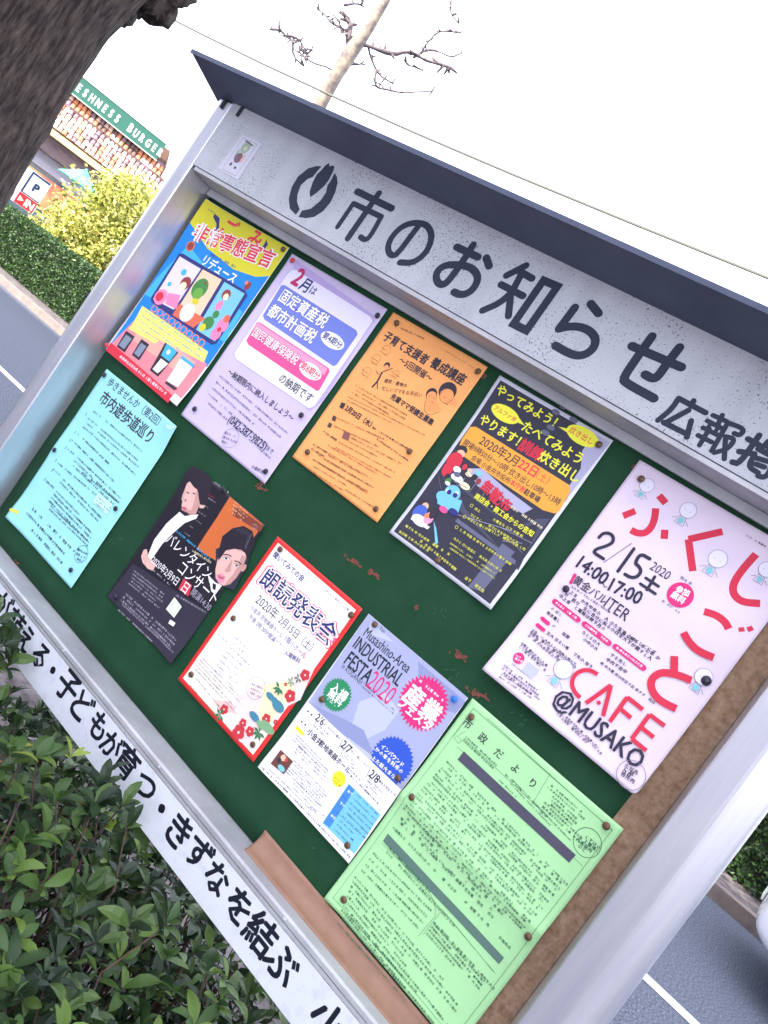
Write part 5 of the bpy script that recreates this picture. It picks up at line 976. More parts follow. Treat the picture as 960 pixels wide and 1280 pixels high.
# ledge and slogan board
MB().prism_x([(0.003, -0.387), (-0.052, -0.3885), (-0.0565, -0.391), (-0.0565, -0.3975), (-0.050, -0.3975), (-0.050, -0.42), (0.003, -0.42)], -0.6245, 0.7275).obj('ledge', ALU2, board)
MB().box(-0.6245, 0.7275, -0.0560, -0.0495, -0.4045, -0.3990).obj('rail_bead', ALU2, board)
MB().box(-0.6245, 0.7275, -0.0490, 0.004, -0.487, -0.4205).obj('slogan_box', DARKR, board)
MB().box(-0.6245, 0.7275, -0.0550, -0.0492, -0.4835, -0.4060).obj('slogan_board', WHITEP, board, bevel=0.0008)
for x in (-0.20, 0.105, 0.42): MB().lathe([(0.003, -0.0568), (0.003, -0.058), (0.0018, -0.0588)], cx=x, cz=-0.3942, n=10, axis='y').obj('screw', ALU2, board)
# roof: folded sheet rising towards the front
roof = MB(); zs = lambda y: 0.6055-(y+0.07)*0.25
roof.prism_x([(-0.155, zs(-0.155)), (-0.155, zs(-0.155)+0.006), (0.10, zs(0.10)+0.006), (0.10, zs(0.10)), (0.096, zs(0.096))], -0.700, 0.90, TL, TX)
roof.obj('roof_sheet', NAVY, board)
MB().prism_x([(-0.1575, zs(-0.155)-0.001), (-0.1575, zs(-0.155)+0.007), (-0.1552, zs(-0.155)+0.007), (-0.1552, zs(-0.155)-0.001)], -0.703, 0.904, TL, TX).obj('roof_lip', NAVY, board)
for x in (-0.652, -0.598, 0.70):
    MB().box(x-0.0035, x+0.0035, -0.0735, -0.0702, 0.585-TL*(x-TX), 0.606-TL*(x-TX)).obj('bracket', DARKR, board)
MB().lathe([(0.006, -0.052), (0.0055, -0.060), (0.003, -0.063)], cx=-0.690, cz=0.132, n=10, axis='y').obj('bolt', DARKR, board)
# lettering (flat paint on its boards)
def on_plane(y0):
    return lambda x, y, lift: (x/1000, y0-lift/1000, -y/1000)
for k_ in range(10):
    if SPEC['sgn_%d' % k_]: print_mesh(SPEC['sgn_%d' % k_], on_plane(-0.0700), 'emblem' if k_ == 0 else 'header_letter', board, maxedge=500, lift0=0.1)
for it in SPEC['strip']: print_mesh([it], on_plane(-0.0550), 'slogan_letter', board, maxedge=500, lift0=0.1)
print_mesh(SPEC['marks'], on_plane(-0.0012), 'wear_marks', board, maxedge=500, lift0=0.05, step=0.002)
# brown tape over the lower edge of the sheet, folded on to the ledge
tp = MB(); nx = 60; prof = [(-0.0024, -0.356), (-0.0034, -0.363), (-0.0060, -0.370), (-0.0105, -0.3765), (-0.0165, -0.3820), (-0.0240, -0.3858), (-0.0310, -0.3878)]
for i in range(nx+1):
    x = 0.293+(0.722-0.293)*i/nx
    for k, (y, z) in enumerate(prof):
        w = 0.0016*noise.noise(Vector((x*22, k*.35, 3))); tp.v.append((x+(0.004*(k/6) if i == 0 else 0), y-abs(w)*.5, z+w*.3-0.012*(x-0.29)*(1 if k < 3 else .2)))
for i in range(nx):
    for k in range(len(prof)-1):
        b = i*len(prof)+k; tp.f.append((b, b+1, b+len(prof)+1, b+len(prof))); tp.mi.append(0)
o = tp.obj('brown_tape', TAPE, board, smooth=True); md = o.modifiers.new('t', 'SOLIDIFY'); md.thickness = 0.0006
# sticker on the header
st = thing('sticker', 'small pale framed sticker with green and brown blots at the left end of the header', 'sticker', (0, 0, Z0))
def sq(pts, y, c, name, par):
    MB().add([(x, y, z) for x, z in pts]+[(x, y+.0004, z) for x, z in pts], [(0,1,2,3),(7,6,5,4),(0,4,5,1),(1,5,6,2),(2,6,7,3),(3,7,4,0)]).obj(name, mat(name+'_m', c, rough=.4), par)
cs = STICK
sq([tuple(q) for q in cs], -0.0708, (192,190,205), 'sticker_card', st)
cx_ = sum(q[0] for q in cs)/4; cz_ = sum(q[1] for q in cs)/4
items = [('d','grl2',0,-17,10,11),('d','crm9',1,-15,4.5,4),('d','pur9',-1,3,9,9),('d','pk9',9,1,3,8),('p','grl2',[(-13,-6),(-9,-12),(-7,-4),(-12,6)]),('d','dk9',-8,17,3,3),('d','dk9',6,19,3,2.5),('p','dk9',[(-11,-28),(14,-25),(13,-23),(-10,-25)]),('s','dk9',.5,1,[(-19,-29),(19,-29),(19,30),(-19,30)])]
COLS.update(grl2=(140,158,135), crm9=(185,178,160), pur9=(105,75,95), pk9=(205,160,155), dk9=(78,74,92))
print_mesh([(it[0], it[1])+tuple(it[2:]) for it in items], lambda x, y, l: (cx_+x/1000*1.12, -0.0709-l/1000, cz_-y/1000*1.2), 'sticker_print', st, maxedge=500, lift0=.05)

# ------------------------------------------------------------------ the sheets pinned to the board
PAPER = dict(recycling=(232,228,236), tax=(204,190,224), childcare=(246,168,100), foodrelief=(210,210,226), walk=(156,222,230), concert=(28,22,36), reading=(222,48,48), festa=(236,236,242), citynews=(164,216,158), cafe=(222,206,226))
LABEL = dict(
 recycling=('poster', 'blue and yellow recycling poster with picture cards and a red foot band'),
 tax=('notice', 'pale lavender tax notice with one blue and one pink box'),
 childcare=('flyer', 'orange flyer with bold black heading and a line drawing of mother and child'),
 foodrelief=('poster', 'dark poster with yellow handwriting-style lettering, orange box and white border'),
 walk=('notice', 'light cyan notice of dense black text, lowest at the left end'),
 concert=('poster', 'black concert poster showing two men in dark suits and an orange patch'),
 reading=('poster', 'white reading recital poster framed in red with flowers in its lower corner'),
 festa=('flyer', 'silver and white trade fair flyer with pink, green and blue burst badges'),
 citynews=('newsletter', 'pale green newsletter sheet of dense text with two dark grey bars'),
 cafe=('poster', 'large lilac poster with red hiragana strokes and small space figures'))
def bendf(key):
    W, H = POSE[key][3], POSE[key][4]; sd = sum(map(ord, key)) % 17
    def f(x, y):                                    # metres off the board at local x, y (metres from the top left corner)
        u, v = x/W, y/H
        d = 0.0013+0.0011*noise.noise(Vector((x*9+sd, y*7, sd)))+0.0006*noise.noise(Vector((x*22, y*20+sd, 2)))
        if key == 'recycling': d += 0.006*max(0, .35-u)**2/.12+0.003*math.exp(-((v-1)/.15)**2)
        if key == 'cafe':
            d += 0.008*max(0, v-.52+.08*u)*2+0.004*math.exp(-(((v-.50)+.10*u)/.10)**2)*(.4+.6*u)+0.010*max(0, v-.80)**2*25*max(0, .55-abs(u-.32))
        if key == 'citynews': d += 0.0085*math.exp(-abs((v-.47))/.07)+0.004*max(0, .12-u)*max(0, v-.75)*40
        if key == 'festa': d += 0.002*max(0, v-.85)*6
        if key == 'walk': d += 0.003*max(0, .2-u)*5*math.exp(-((v-.5)/.12)**2)*.6+0.005*max(0, u-.8)*max(0, .15-v)*30
        if key == 'tax': d += 0.004*max(0, v-.85)*5*max(0, .4-abs(u-.3))
        for cx_, cy_ in ((0, 0), (W, 0), (0, H), (W, H)):
            near_pin = min([math.hypot(cx_-a/1000, cy_-b/1000) for a, b in PINS[key]]+[9])
            if near_pin > .035: d += (.0055 if cy_ > 0 else .004)*math.exp(-((x-cx_)**2+(y-cy_)**2)/.045**2)
        return d
    return f
def papermat(key):
    c = PAPER[key]
    gl = {'concert': .42, 'foodrelief': .38, 'festa': .4, 'reading': .45, 'recycling': .4}.get(key, .65)
    return mat('paper_'+key, c, rough=gl, spec=.4, c2=tuple(int(v*.97) for v in c), scale=12)
PINM = mat('brass_pin', (120,98,78), rough=.35, metal=.6, c2=(80,62,50), scale=300)
PINS_M = [mat('bronze_pin', (104,80,64), rough=.4, metal=.5), mat('dark_pin', (52,48,62), rough=.35, metal=.3), mat('red_pin', (205,60,60), rough=.4), mat('blue_pin', (40,110,200), rough=.4)]
pin_meshes = []
for pm in PINS_M:
    q = MB().lathe([(0.0003, 0.0), (0.0050, 0.0), (0.0052, -0.0008), (0.0046, -0.0020), (0.0030, -0.0028), (0.0009, -0.0031)], n=14, axis='y')
    me = q.mesh('pin', pm); me.polygons.foreach_set('use_smooth', [True]*len(me.polygons)); pin_meshes.append(me)
PINKIND = dict(recycling=0, tax=1, childcare=0, foodrelief=0, walk=1, concert=1, reading=0, festa=0, citynews=0, cafe=1)
for n_, key in enumerate(POSE):
    px, pz, pa, W, H = POSE[key]
    kind, lab = LABEL[key]
    th = thing(kind, lab, kind, (px, -0.0022-0.0012*(key == 'citynews'), pz+Z0)); th.rotation_euler = (0, -pa, 0)
    bf = bendf(key)
    sh = MB(); nx, ny = int(W/.005), int(H/.005)
    for j in range(ny+1):
        for i in range(nx+1):
            x, y = W*i/nx, H*j/ny
            if key == 'cafe':                       # rounded lower right corner
                r = .008; ex, ey = x-(W-r), y-(H-r)
                if ex > 0 and ey > 0:
                    L_ = math.hypot(ex, ey)
                    if L_ > r: x, y = W-r+ex*r/L_, H-r+ey*r/L_
            sh.v.append((x, -bf(x, y), -y))
    for j in range(ny):
        for i in range(nx):
            b = j*(nx+1)+i; sh.f.append((b, b+nx+1, b+nx+2, b+1)); sh.mi.append(0)
    o = sh.obj('sheet', papermat(key), th, smooth=True); md = o.modifiers.new('t', 'SOLIDIFY'); md.thickness = 0.00015; md.offset = -1
    print_mesh(SPEC[key], (lambda bf: (lambda x, y, l: (x/1000, -bf(x/1000, y/1000)-l/1000, -y/1000)))(bf), 'print', th, seed=n_+3)
    for k, (x, y) in enumerate(PINS[key]):
        pk = PINKIND[key]
        if key == 'tax' and k == 0: pk = 2
        if key == 'festa' and k == 4: pk = 3
        if key == 'recycling' and k == 1: pk = 2
        if key == 'cafe' and k == 0: pk = 0
        o = bpy.data.objects.new('pin', pin_meshes[pk]); link(o, th)
        o.location = (x/1000, -bf(x/1000, y/1000)-0.0028, -y/1000); o.rotation_euler = (R(random.Random(k+n_).uniform(-8, 8)), 0, R(random.Random(k*3+n_).uniform(-8, 8)))

# ------------------------------------------------------------------ ground, road, kerbs
ASPH = mat('asphalt', (52,56,68), rough=.85, spec=.3, c2=(112,118,134), scale=75, detail=4, lo=.44, hi=.68, bump=.003, bscale=160)
SOIL = mat('planting_soil', (112,106,108), rough=.95, spec=.1, c2=(70,64,66), scale=14, bump=.02, bscale=40)
PAVE = mat('pale_paving', (122,120,122), rough=.85, c2=(100,100,106), scale=30, bump=.002, bscale=80)
CONC = mat('kerb_concrete', (150,146,148), rough=.85, c2=(118,112,110), scale=16, bump=.002, bscale=60)
PAINT = mat('road_paint', (226,224,226), rough=.6, c2=(200,200,204), scale=40, lo=.5, hi=.8)
GR = mat('far_ground', (112,110,112), rough=.9, c2=(88,88,92), scale=.6)
def sheet(name, pts, z, m):
    o = MB().add([(x, y, z) for x, y in pts], [tuple(range(len(pts)))]).obj(name, m); o['kind'] = 'structure'
    if o.data.polygons[0].normal.z < 0: o.data.flip_normals()
    return o
sheet('ground', [(-400,-400),(400,-400),(400,400),(-400,400)], -0.12, GR)
KY = lambda x: 6.95-0.063*(x-1.0)               # far kerb line
def slab(name, pts, z0, z1, m):
    n = len(pts); o = MB().add([(x, y, z0) for x, y in pts]+[(x, y, z1) for x, y in pts], [tuple(range(n))[::-1], tuple(range(n, 2*n))]+[(i, (i+1) % n, n+(i+1) % n, n+i) for i in range(n)]).obj(name, m)
    o['kind'] = 'structure'; return o
sheet('road', [(-60,1.30),(60,1.30),(60,KY(60)+.05),(-60,KY(-60)+.05)], -0.008+0.008, ASPH)
sheet('lane_line', [(-60,3.86),(60,3.86),(60,3.98),(-60,3.98)], 0.004, PAINT)
slab('near_kerb', [(-60,1.14),(60,1.14),(60,1.29),(-60,1.29)], -.1, .12, CONC)
slab('planting_bed', [(-60,-.72),(60,-.72),(60,1.135),(-60,1.135)], -.1, .06, SOIL)
slab('footpath', [(-60,-4.2),(60,-4.2),(60,-.87),(-60,-.87)], -.1, .045, PAVE)
slab('path_kerb', [(-60,-.865),(60,-.865),(60,-.725),(-60,-.725)], -.1, .10, CONC)
slab('far_kerb', [(-60,KY(-60)+.06),(60,KY(60)+.06),(60,KY(60)+.21),(-60,KY(-60)+.21)], -.1, .12, mat('far_kerb_concrete', (126,112,104), rough=.8, c2=(98,90,92), scale=6))
slab('far_verge', [(-60,KY(-60)+.215),(60,KY(60)+.215),(60,KY(60)+1.9),(-60,KY(-60)+1.9)], -.1, .10, SOIL)
slab('far_footpath', [(-60,KY(-60)+1.905),(60,KY(60)+1.905),(60,KY(60)+4.6),(-60,KY(-60)+4.6)], -.1, .11, PAVE)

# ------------------------------------------------------------------ leaves
def cards(n, sampler, size, seed, aspect=1.8, up=.3):
    """n leaf blades (two triangles folded on the midrib), sampler(rnd) -> centre; returns verts, faces"""
    rnd = random.Random(seed); V = []; F = []
    for _ in range(n):
        c = sampler(rnd)
        if c is None: continue
        L = size*rnd.uniform(.65, 1.25); d = Vector((rnd.gauss(0, 1), rnd.gauss(0, 1), rnd.gauss(up, .7))).normalized()
        s_ = d.cross(Vector((rnd.gauss(0, 1), rnd.gauss(0, 1), rnd.gauss(0, 1)))).normalized()*L/aspect/2; nn = s_.cross(d).normalized()*L*.08
        b = len(V); c = Vector(c); V += [tuple(c-d*L/2), tuple(c+s_+nn), tuple(c+d*L/2), tuple(c-s_+nn)]
        F += [(b, b+1, b+2), (b, b+2, b+3)]
    return V, F
def card_obj(name, V, F, m, parent=None, kind=None):
    me = bpy.data.meshes.new(name); me.from_pydata(V, [], F); me.materials.append(m); me.update()
    o = bpy.data.objects.new(name, me); link(o, parent)
    if kind: o['kind'] = kind
    return o
# azalea leaf: folded, arched blade of 12 triangles, base at the origin, pointing +X
def leaf_mesh(name, L, W, arch, m):
    xs = [0, .18, .42, .68, .88, 1.0]; ws = [.06, .55, 1.0, .9, .5, 0]
    V = []; F = []
    for x, w in zip(xs, ws):
        z = arch*L*math.sin(x*math.pi*.8)-arch*L*.6*x*x; hw = W/2*w
        V += [(x*L, 0, z-hw*.22)] if w == 0 else [(x*L, hw, z+hw*.1), (x*L, 0, z-hw*.22), (x*L, -hw, z+hw*.1)]
    for i in range(4):
        a = i*3; b = a+3; F += [(a, a+1, b+1, b), (a+1, a+2, b+2, b+1)]
    F += [(12, 13, 15), (13, 14, 15)]
    me = bpy.data.meshes.new(name); me.from_pydata(V, [], F); me.materials.append(m); me.polygons.foreach_set('use_smooth', [True]*len(F)); me.update()
    return me
AZ = leafmat('azalea_leaf', [(0,(42,64,36)),(.35,(60,88,44)),(.75,(80,108,48)),(.95,(104,128,56)),(.995,(170,150,62))], trans=.28, rough=.48, spec=.35)
AZN = leafmat('azalea_new_leaf', [(0,(110,140,58)),(1,(156,170,72))], trans=.35, rough=.4)
AZO = leafmat('azalea_dead_leaf', [(0,(190,110,50)),(1,(160,80,60))], trans=.3, rough=.6)
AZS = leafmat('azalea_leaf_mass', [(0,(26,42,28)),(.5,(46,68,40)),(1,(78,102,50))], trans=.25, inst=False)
BARK = mat('twig_bark', (96,74,66), rough=.9, c2=(62,48,46), scale=60, bump=.002, bscale=120)
LM = [leaf_mesh('azalea_leaf', 0.044, 0.0178, .20, AZ), leaf_mesh('azalea_leaf', 0.037, 0.0165, .10, AZ), leaf_mesh('azalea_leaf', 0.050, 0.0190, .28, AZ)]
LN = leaf_mesh('azalea_leaf', 0.030, 0.009, .12, AZN); LO = leaf_mesh('azalea_leaf', 0.028, 0.010, .35, AZO)
camp = cam.matrix_world.translation
def topz(x, y):                                  # height of the clipped shrub row above the ground
    t = 0.735+0.035*noise.noise(Vector((x*3.1, y*3.7, 1)))+0.03*noise.noise(Vector((x*9, y*9, 5)))
    t += (0.034*max(0, min(1, (.10-x)/.12))+.075*math.exp(-((x-.05)/.055)**2)-.03*math.exp(-((x+.13)/.07)**2)+.04*math.exp(-((x+.29)/.06)**2)) if y > -.30 else 0.02
    t -= 0.09*max(0, min(1, (x-0.08)/.3))
    if y > -0.075: t = min(t, 0.66)-.05*max(0, y)
    if y < -.42: t -= (-.42-y)*.9
    return t
def shrub(cx, cy, w, dp, label, seed, nobj):
    rnd = random.Random(seed); t = thing('azalea_shrub', label, 'shrub', (cx, cy, 0.06), 'azalea shrubs under the notice board')
    # rosette sites on the shrub's surface, nearest the camera first
    sites = []
    for _ in range(420):
        x = cx+rnd.uniform(-.5, .5)*w; y = cy+rnd.uniform(-.5, .5)*dp
        r_ = ((x-cx)/(w*.56))**2+((y-cy)/(dp*.54))**2
        if r_ > 1: continue
        lay = rnd.random(); z = topz(x, y)*(1 if lay < .45 else rnd.uniform(.55, .98))-(.10*r_*r_)
        if any((x-a)**2+(y-b)**2+(z-c)**2 < .034**2 for a, b, c in sites): continue
        sites.append((x, y, z))
    sites += [q_ for q_ in ((.125,-.11,.79),(.08,-.115,.785),(.16,-.12,.78),(.11,-.15,.785),(-.25,-.11,.785),(-.29,-.10,.80),(-.33,-.12,.80),(-.28,-.15,.78),(.31,-.13,.735),(.275,-.15,.72),(.12,-.16,.77)) if abs(q_[0]-cx) < w*.36 and cy < 0]
    sites.sort(key=lambda p: (Vector(p)-camp).length-.9*p[2]*.6)
    V = []; F = []; nb = 0; tw = MB()
    for (x, y, z) in sites:
        ax = Vector((rnd.gauss(0, .35), rnd.gauss(-.1, .35), 1)).normalized(); q = ax.to_track_quat('Z', 'Y'); n = rnd.randint(5, 8); new = rnd.random() < .07
        if rnd.random() < .6: tw.tube([(x-cx, y-cy, z-.06), (x-cx-ax.x*.06+rnd.gauss(0, .02), y-cy-ax.y*.06+rnd.gauss(0, .02), z-.06-.09), (x-cx+rnd.gauss(0, .05), y-cy+rnd.gauss(0, .05), max(.0, z-.4))], [.0012, .0018, .003], n=5)
        for k in range(n):
            az = 2*math.pi*k/n+rnd.uniform(-.35, .35); el = rnd.uniform(-.1, .75) if not new else rnd.uniform(.3, .9)
            s = rnd.uniform(.6, 1.2)*(1.0 if k < n-2 else .7)
            rot = q.to_matrix() @ Matrix.Rotation(az, 3, 'Z') @ Matrix.Rotation(-el, 3, 'Y') @ Matrix.Rotation(rnd.uniform(-.4, .4), 3, 'X')
            me = LN if new else (LO if rnd.random() < .012 else LM[rnd.randrange(3)])
            loc = Vector((x-cx, y-cy, z-.06))-ax*.004*k/2
            if nb < nobj:
                o = bpy.data.objects.new('leaf', me); link(o, t); nb += 1
                o.matrix_local = Matrix.Translation(loc) @ rot.to_4x4() @ Matrix.Diagonal((s, s, s, 1))
            else:
                b = len(V); MM = Matrix.Translation(loc) @ rot.to_4x4() @ Matrix.Diagonal((s, s, s, 1))
                V += [tuple(MM @ v.co) for v in me.vertices]; F += [tuple(b+i for i in p.vertices) for p in me.polygons]
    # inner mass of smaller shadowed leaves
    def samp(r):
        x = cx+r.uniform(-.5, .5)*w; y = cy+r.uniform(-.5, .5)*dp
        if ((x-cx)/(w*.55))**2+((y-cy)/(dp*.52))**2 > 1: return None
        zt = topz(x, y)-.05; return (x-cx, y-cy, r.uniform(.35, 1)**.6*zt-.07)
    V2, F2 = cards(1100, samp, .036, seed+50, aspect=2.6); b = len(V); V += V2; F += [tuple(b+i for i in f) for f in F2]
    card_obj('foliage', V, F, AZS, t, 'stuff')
    for k in range(7):
        a0 = rnd.uniform(0, 6.28); r0 = rnd.uniform(.2, .5)
        tw.tube([(rnd.gauss(0, .02), rnd.gauss(0, .02), 0), (math.cos(a0)*w*.2*r0, math.sin(a0)*dp*.2*r0, .25), (math.cos(a0)*w*.8*r0, math.sin(a0)*dp*.7*r0, .52)], [.012, .008, .003], n=6)
    tw.obj('stem', BARK, t)
    return t
shrub(0.42, -0.34, .44, .42, 'azalea shrub nearest the camera, dark leaves in whorls at the bottom edge of the photo', 11, 280)
shrub(0.10, -0.28, .44, .44, 'azalea shrub in the bottom left corner with bright new shoots against the slogan strip', 23, 290)
shrub(-0.26, -0.24, .46, .44, 'azalea shrub at the left edge whose leaves cover the lower edge of the slogan strip', 37, 230)
shrub(0.30, 0.12, .50, .40, 'low azalea shrub directly beneath the board, seen in the gap under the slogan strip', 41, 120)
shrub(-0.14, 0.16, .50, .42, 'shaded azalea shrub beneath the left part of the board', 53, 80)
shrub(0.86, -0.30, .42, .40, 'azalea shrub in front of the right post', 59, 0)
shrub(-0.68, -0.24, .46, .44, 'azalea shrub farthest left in the row before the board', 61, 40)

# ------------------------------------------------------------------ the block behind the camera: it shades the path, the board and the road
ob = thing('office_block', 'pale office block across the footpath whose shadow covers board and road', 'building', (0, -11, 0))
OW = mat('pale_tile_wall', (222,220,220), rough=.8, c2=(208,206,210), scale=1.5)
BH = 15.1
MB().box(-42, 2.5, -12, 0, 0, BH).obj('wall', OW, ob)
OG = mat('office_glass', (60,70,84), rough=.12, spec=.7)
for fl in range(5):
    w_ = MB()
    for i in range(14): w_.box(-40.5+i*3, -38.7+i*3, .003, .06, 1.0+fl*3.0, 2.5+fl*3.0)
    o = w_.obj('window_row', OG, ob); o['kind'] = 'stuff'

# ------------------------------------------------------------------ near tree on the left
TBARK = mat('old_bark', (38,33,33), rough=.95, spec=.15, c2=(84,74,68), scale=46, detail=14, lo=.4, hi=.72, stretch=(1,1,.2), bump=.03, bscale=34)
def trunk_mesh(path, rad, n, amp, seed, m, parent, name='trunk'):
    q = MB(); N = len(path)
    path = [Vector(p) for p in path]
    for i, p in enumerate(path):
        for k in range(n):
            t = 2*math.pi*k/n; d = Vector((math.cos(t), math.sin(t), 0)); r = rad[i]*(1+amp*noise.noise(Vector((d.x*1.7+seed, d.y*1.7, p.z*1.9)))+amp*.6*noise.noise(Vector((d.x*6+seed, d.y*6, p.z*5)))+amp*.3*noise.noise(Vector((d.x*16, d.y*16+seed, p.z*11))))
            q.v.append(tuple(p+d*r))
    for i in range(N-1):
        for k in range(n): q.f.append((i*n+k, i*n+(k+1) % n, (i+1)*n+(k+1) % n, (i+1)*n+k)); q.mi.append(0)
    return q.obj(name, m, parent, smooth=True)
tx, ty = -3.19, 0.68
near = thing('street_tree', 'old dark street tree with a thick knobbly trunk at the left edge', 'tree', (tx, ty, 0.06))
zs_ = [i*5.2/52 for i in range(53)]
rads = [.335+.16*math.exp(-z/.35)+.03*math.sin(z*2.1)+(.05 if z > 2.2 else 0)*min(1, (z-2.2)*3 if z > 2.2 else 0)-.035*max(0, z-3) for z in zs_]
trunk_mesh([(0.03*math.sin(z), 0.02*z, z) for z in zs_], rads, 56, .10, 3.0, TBARK, near)
# old pruning burr on the right side of the trunk
er = Vector((math.cos(R(-65.5)), -math.sin(R(-65.5)), 0))
bq = MB(); 
def burr(c, r, seed):
    n = 44; b = len(bq.v)
    for i in range(n//2+1):
        for k in range(n):
            th_, ph = math.pi*i/(n//2), 2*math.pi*k/n; d = Vector((math.sin(th_)*math.cos(ph), math.sin(th_)*math.sin(ph), math.cos(th_)))
            rr_ = r*(1+.38*noise.noise(d*1.9+Vector((seed, 0, 0)))+.22*noise.noise(d*5+Vector((seed, 0, 0)))+.12*noise.noise(d*13+Vector((seed, 0, 0)))); bq.v.append(tuple(Vector(c)+d*rr_))
    for i in range(n//2):
        for k in range(n): bq.f.append((b+i*n+k, b+i*n+(k+1) % n, b+(i+1)*n+(k+1) % n, b+(i+1)*n+k)); bq.mi.append(0)
for dx, z, r, sd in ((.33, 2.60, .165, 1), (.38, 2.86, .15, 5), (.24, 2.42, .12, 9), (.42, 2.70, .10, 12)): burr(er*dx+Vector((0, .05, z-.06)), r, sd)
bq.obj('burr', TBARK, near, smooth=True)
lq = MB()
for az, L in ((20, 3.0), (100, 3.2), (175, 2.8), (250, 3.1), (320, 3.0)):
    p0 = Vector((0, .08, 4.6)); d = Vector((math.cos(R(az)), math.sin(R(az)), .55)); pts = [p0+d*L*t+Vector((0, 0, .5*t*t)) for t in (0, .3, .6, 1)]
    lq.tube(pts, [.17, .12, .08, .03], n=8)
lq.obj('branch', TBARK, near)
def crown_s(r):
    d = Vector((r.gauss(0, 1), r.gauss(0, 1), r.gauss(0, 1))).normalized()*r.uniform(.3, 1)**.5
    p = Vector((d.x*3.2+.3, d.y*3.2, 6.9+d.z*1.5))
    if noise.noise(p*.9) < -.12: return None
    return p
V, F = cards(15000, crown_s, .17, 8)
card_obj('crown', V, F, leafmat('street_tree_leaf', [(0,(40,66,36)),(1,(70,100,50))], trans=.2, inst=False), near, 'stuff')

# ------------------------------------------------------------------ far hedge
HEDGE = leafmat('hedge_leaf', [(0,(32,52,32)),(.6,(52,80,44)),(1,(80,112,54))], trans=.3, inst=False)
hd = thing('hedge', 'long clipped dark green hedge along the far side of the road', 'hedge', (0, 0, .1))
core = MB(); HY0, HY1, HH = 0.98, 1.72, 1.08
for x0, x1 in ((-45, -6), (-6, 12)):
    core.add([(x0, KY(x0)+HY0+.1, 0), (x1, KY(x1)+HY0+.1, 0), (x1, KY(x1)+HY1, 0), (x0, KY(x0)+HY1, 0), (x0, KY(x0)+HY0+.1, HH-.1), (x1, KY(x1)+HY0+.1, HH-.1), (x1, KY(x1)+HY1, HH-.1), (x0, KY(x0)+HY1, HH-.1)], [(0,3,2,1),(4,5,6,7),(0,1,5,4),(1,2,6,5),(2,3,7,6),(3,0,4,7)])
core.obj('hedge_core', mat('hedge_inner', (34,46,30), rough=.95), hd)
def hedge_s(x0, x1):
    def f(r):
        x = r.uniform(x0, x1); hh = HH+.05*noise.noise(Vector((x*1.5, 0, 0)))+.03*noise.noise(Vector((x*6, 0, 3)))
        if r.random() < .55: y, z = HY0+r.gauss(0, .035)+.05*noise.noise(Vector((x*3, 0, 7))), r.uniform(.02, hh)
        else: y, z = r.uniform(HY0, HY1), hh+r.gauss(0, .025)
        return (x, KY(x)+y, z)
    return f
V, F = cards(30000, hedge_s(-19, -8.5), .062, 21)
for rng, n, sd in (((-.5, 3.0), 11000, 22), ((-8.5, -.5), 5000, 23), ((3, 12), 5000, 24), ((-45, -19), 7000, 25)):
    v2, f2 = cards(n, hedge_s(*rng), .055 if sd == 22 else .12, sd); b = len(V); V += v2; F += [tuple(b+i for i in f) for f in f2]
card_obj('hedge_leaves', V, F, HEDGE, hd, 'stuff')

# ------------------------------------------------------------------ yellow-green bushy tree behind the hedge
bt = thing('bushy_tree', 'sunlit yellow-green bushy tree behind the far hedge beside the parking sign', 'tree', (-16.2, 10.6, .1))
YL = leafmat('yellow_green_leaf', [(0,(70,86,44)),(.3,(152,160,78)),(.6,(198,196,108)),(1,(226,220,142))], trans=.45, inst=False)
lobes = [((0, 0, 1.85), 1.2), ((.6, .3, 1.3), 1.0), ((-.35, -.25, 1.15), .9), ((.1, .1, 2.55), .8), ((1.5, .9, 1.4), .85), ((-.3, -.2, .8), 1.0), ((1.0, .6, 2.0), .6)]
def bush_s(r):
    c, rad = lobes[r.randrange(len(lobes))]; d = Vector((r.gauss(0, 1), r.gauss(0, 1), r.gauss(0, 1))).normalized()*rad*(r.uniform(.2, 1)**.4)*(1+.12*r.gauss(0, 1))
    p = Vector(c)+d
    if noise.noise(p*2.6+Vector((4, 2, 0))) < -.26 or p.z < .1: return None
    return p
V, F = cards(26000, bush_s, .115, 31)
card_obj('crown', V, F, YL, bt, 'stuff')
q = MB(); q.tube([(0, 0, 0), (.02, 0, .7), (-.04, .02, 1.4), (.05, 0, 2.2)], [.07, .055, .04, .015], n=8)
for k in range(9):
    a_ = k*2.4; q.tube([(0, 0, .5+k*.12), (math.cos(a_)*.4, math.sin(a_)*.4, .9+k*.14), (math.cos(a_)*.8, math.sin(a_)*.8, 1.2+k*.15)], [.03, .02, .008], n=5)
q.obj('trunk', BARK, bt)

# ------------------------------------------------------------------ pollarded tree beyond the road
pt = thing('pollarded_tree', 'bare pollarded street tree with pale trunk and knobbly twigs above the notice board roof', 'tree', (-10.126, 8.364, .1))
TWB = mat('twig_grey', (104,92,96), rough=.9, c2=(78,70,76), scale=14)
PB = mat('pale_bark', (146,134,118), rough=.9, c2=(92,82,84), scale=7, detail=8, bump=.01, bscale=20)
e3 = Vector((0.656, 0.7547, 0)); n3 = Vector((-0.7547, 0.656, 0))
def P3(s, z, d=0.0): return e3*s+n3*d+Vector((0, 0, z-.1))
TRK = [(.02, .1), (.0, 2.0), (.0, 4.0), (-0.01, 5.47), (-0.06, 6.0), (-0.07, 6.5), (-0.05, 6.9), (-0.07, 7.25), (-.1, 7.7), (-.16, 8.6)]
q = MB(); q.tube([P3(*a) for a in TRK], [.2, .16, .13, .108, .11, .12, .085, .08, .07, .04], n=14)
q.obj('trunk', PB, pt, smooth=True)
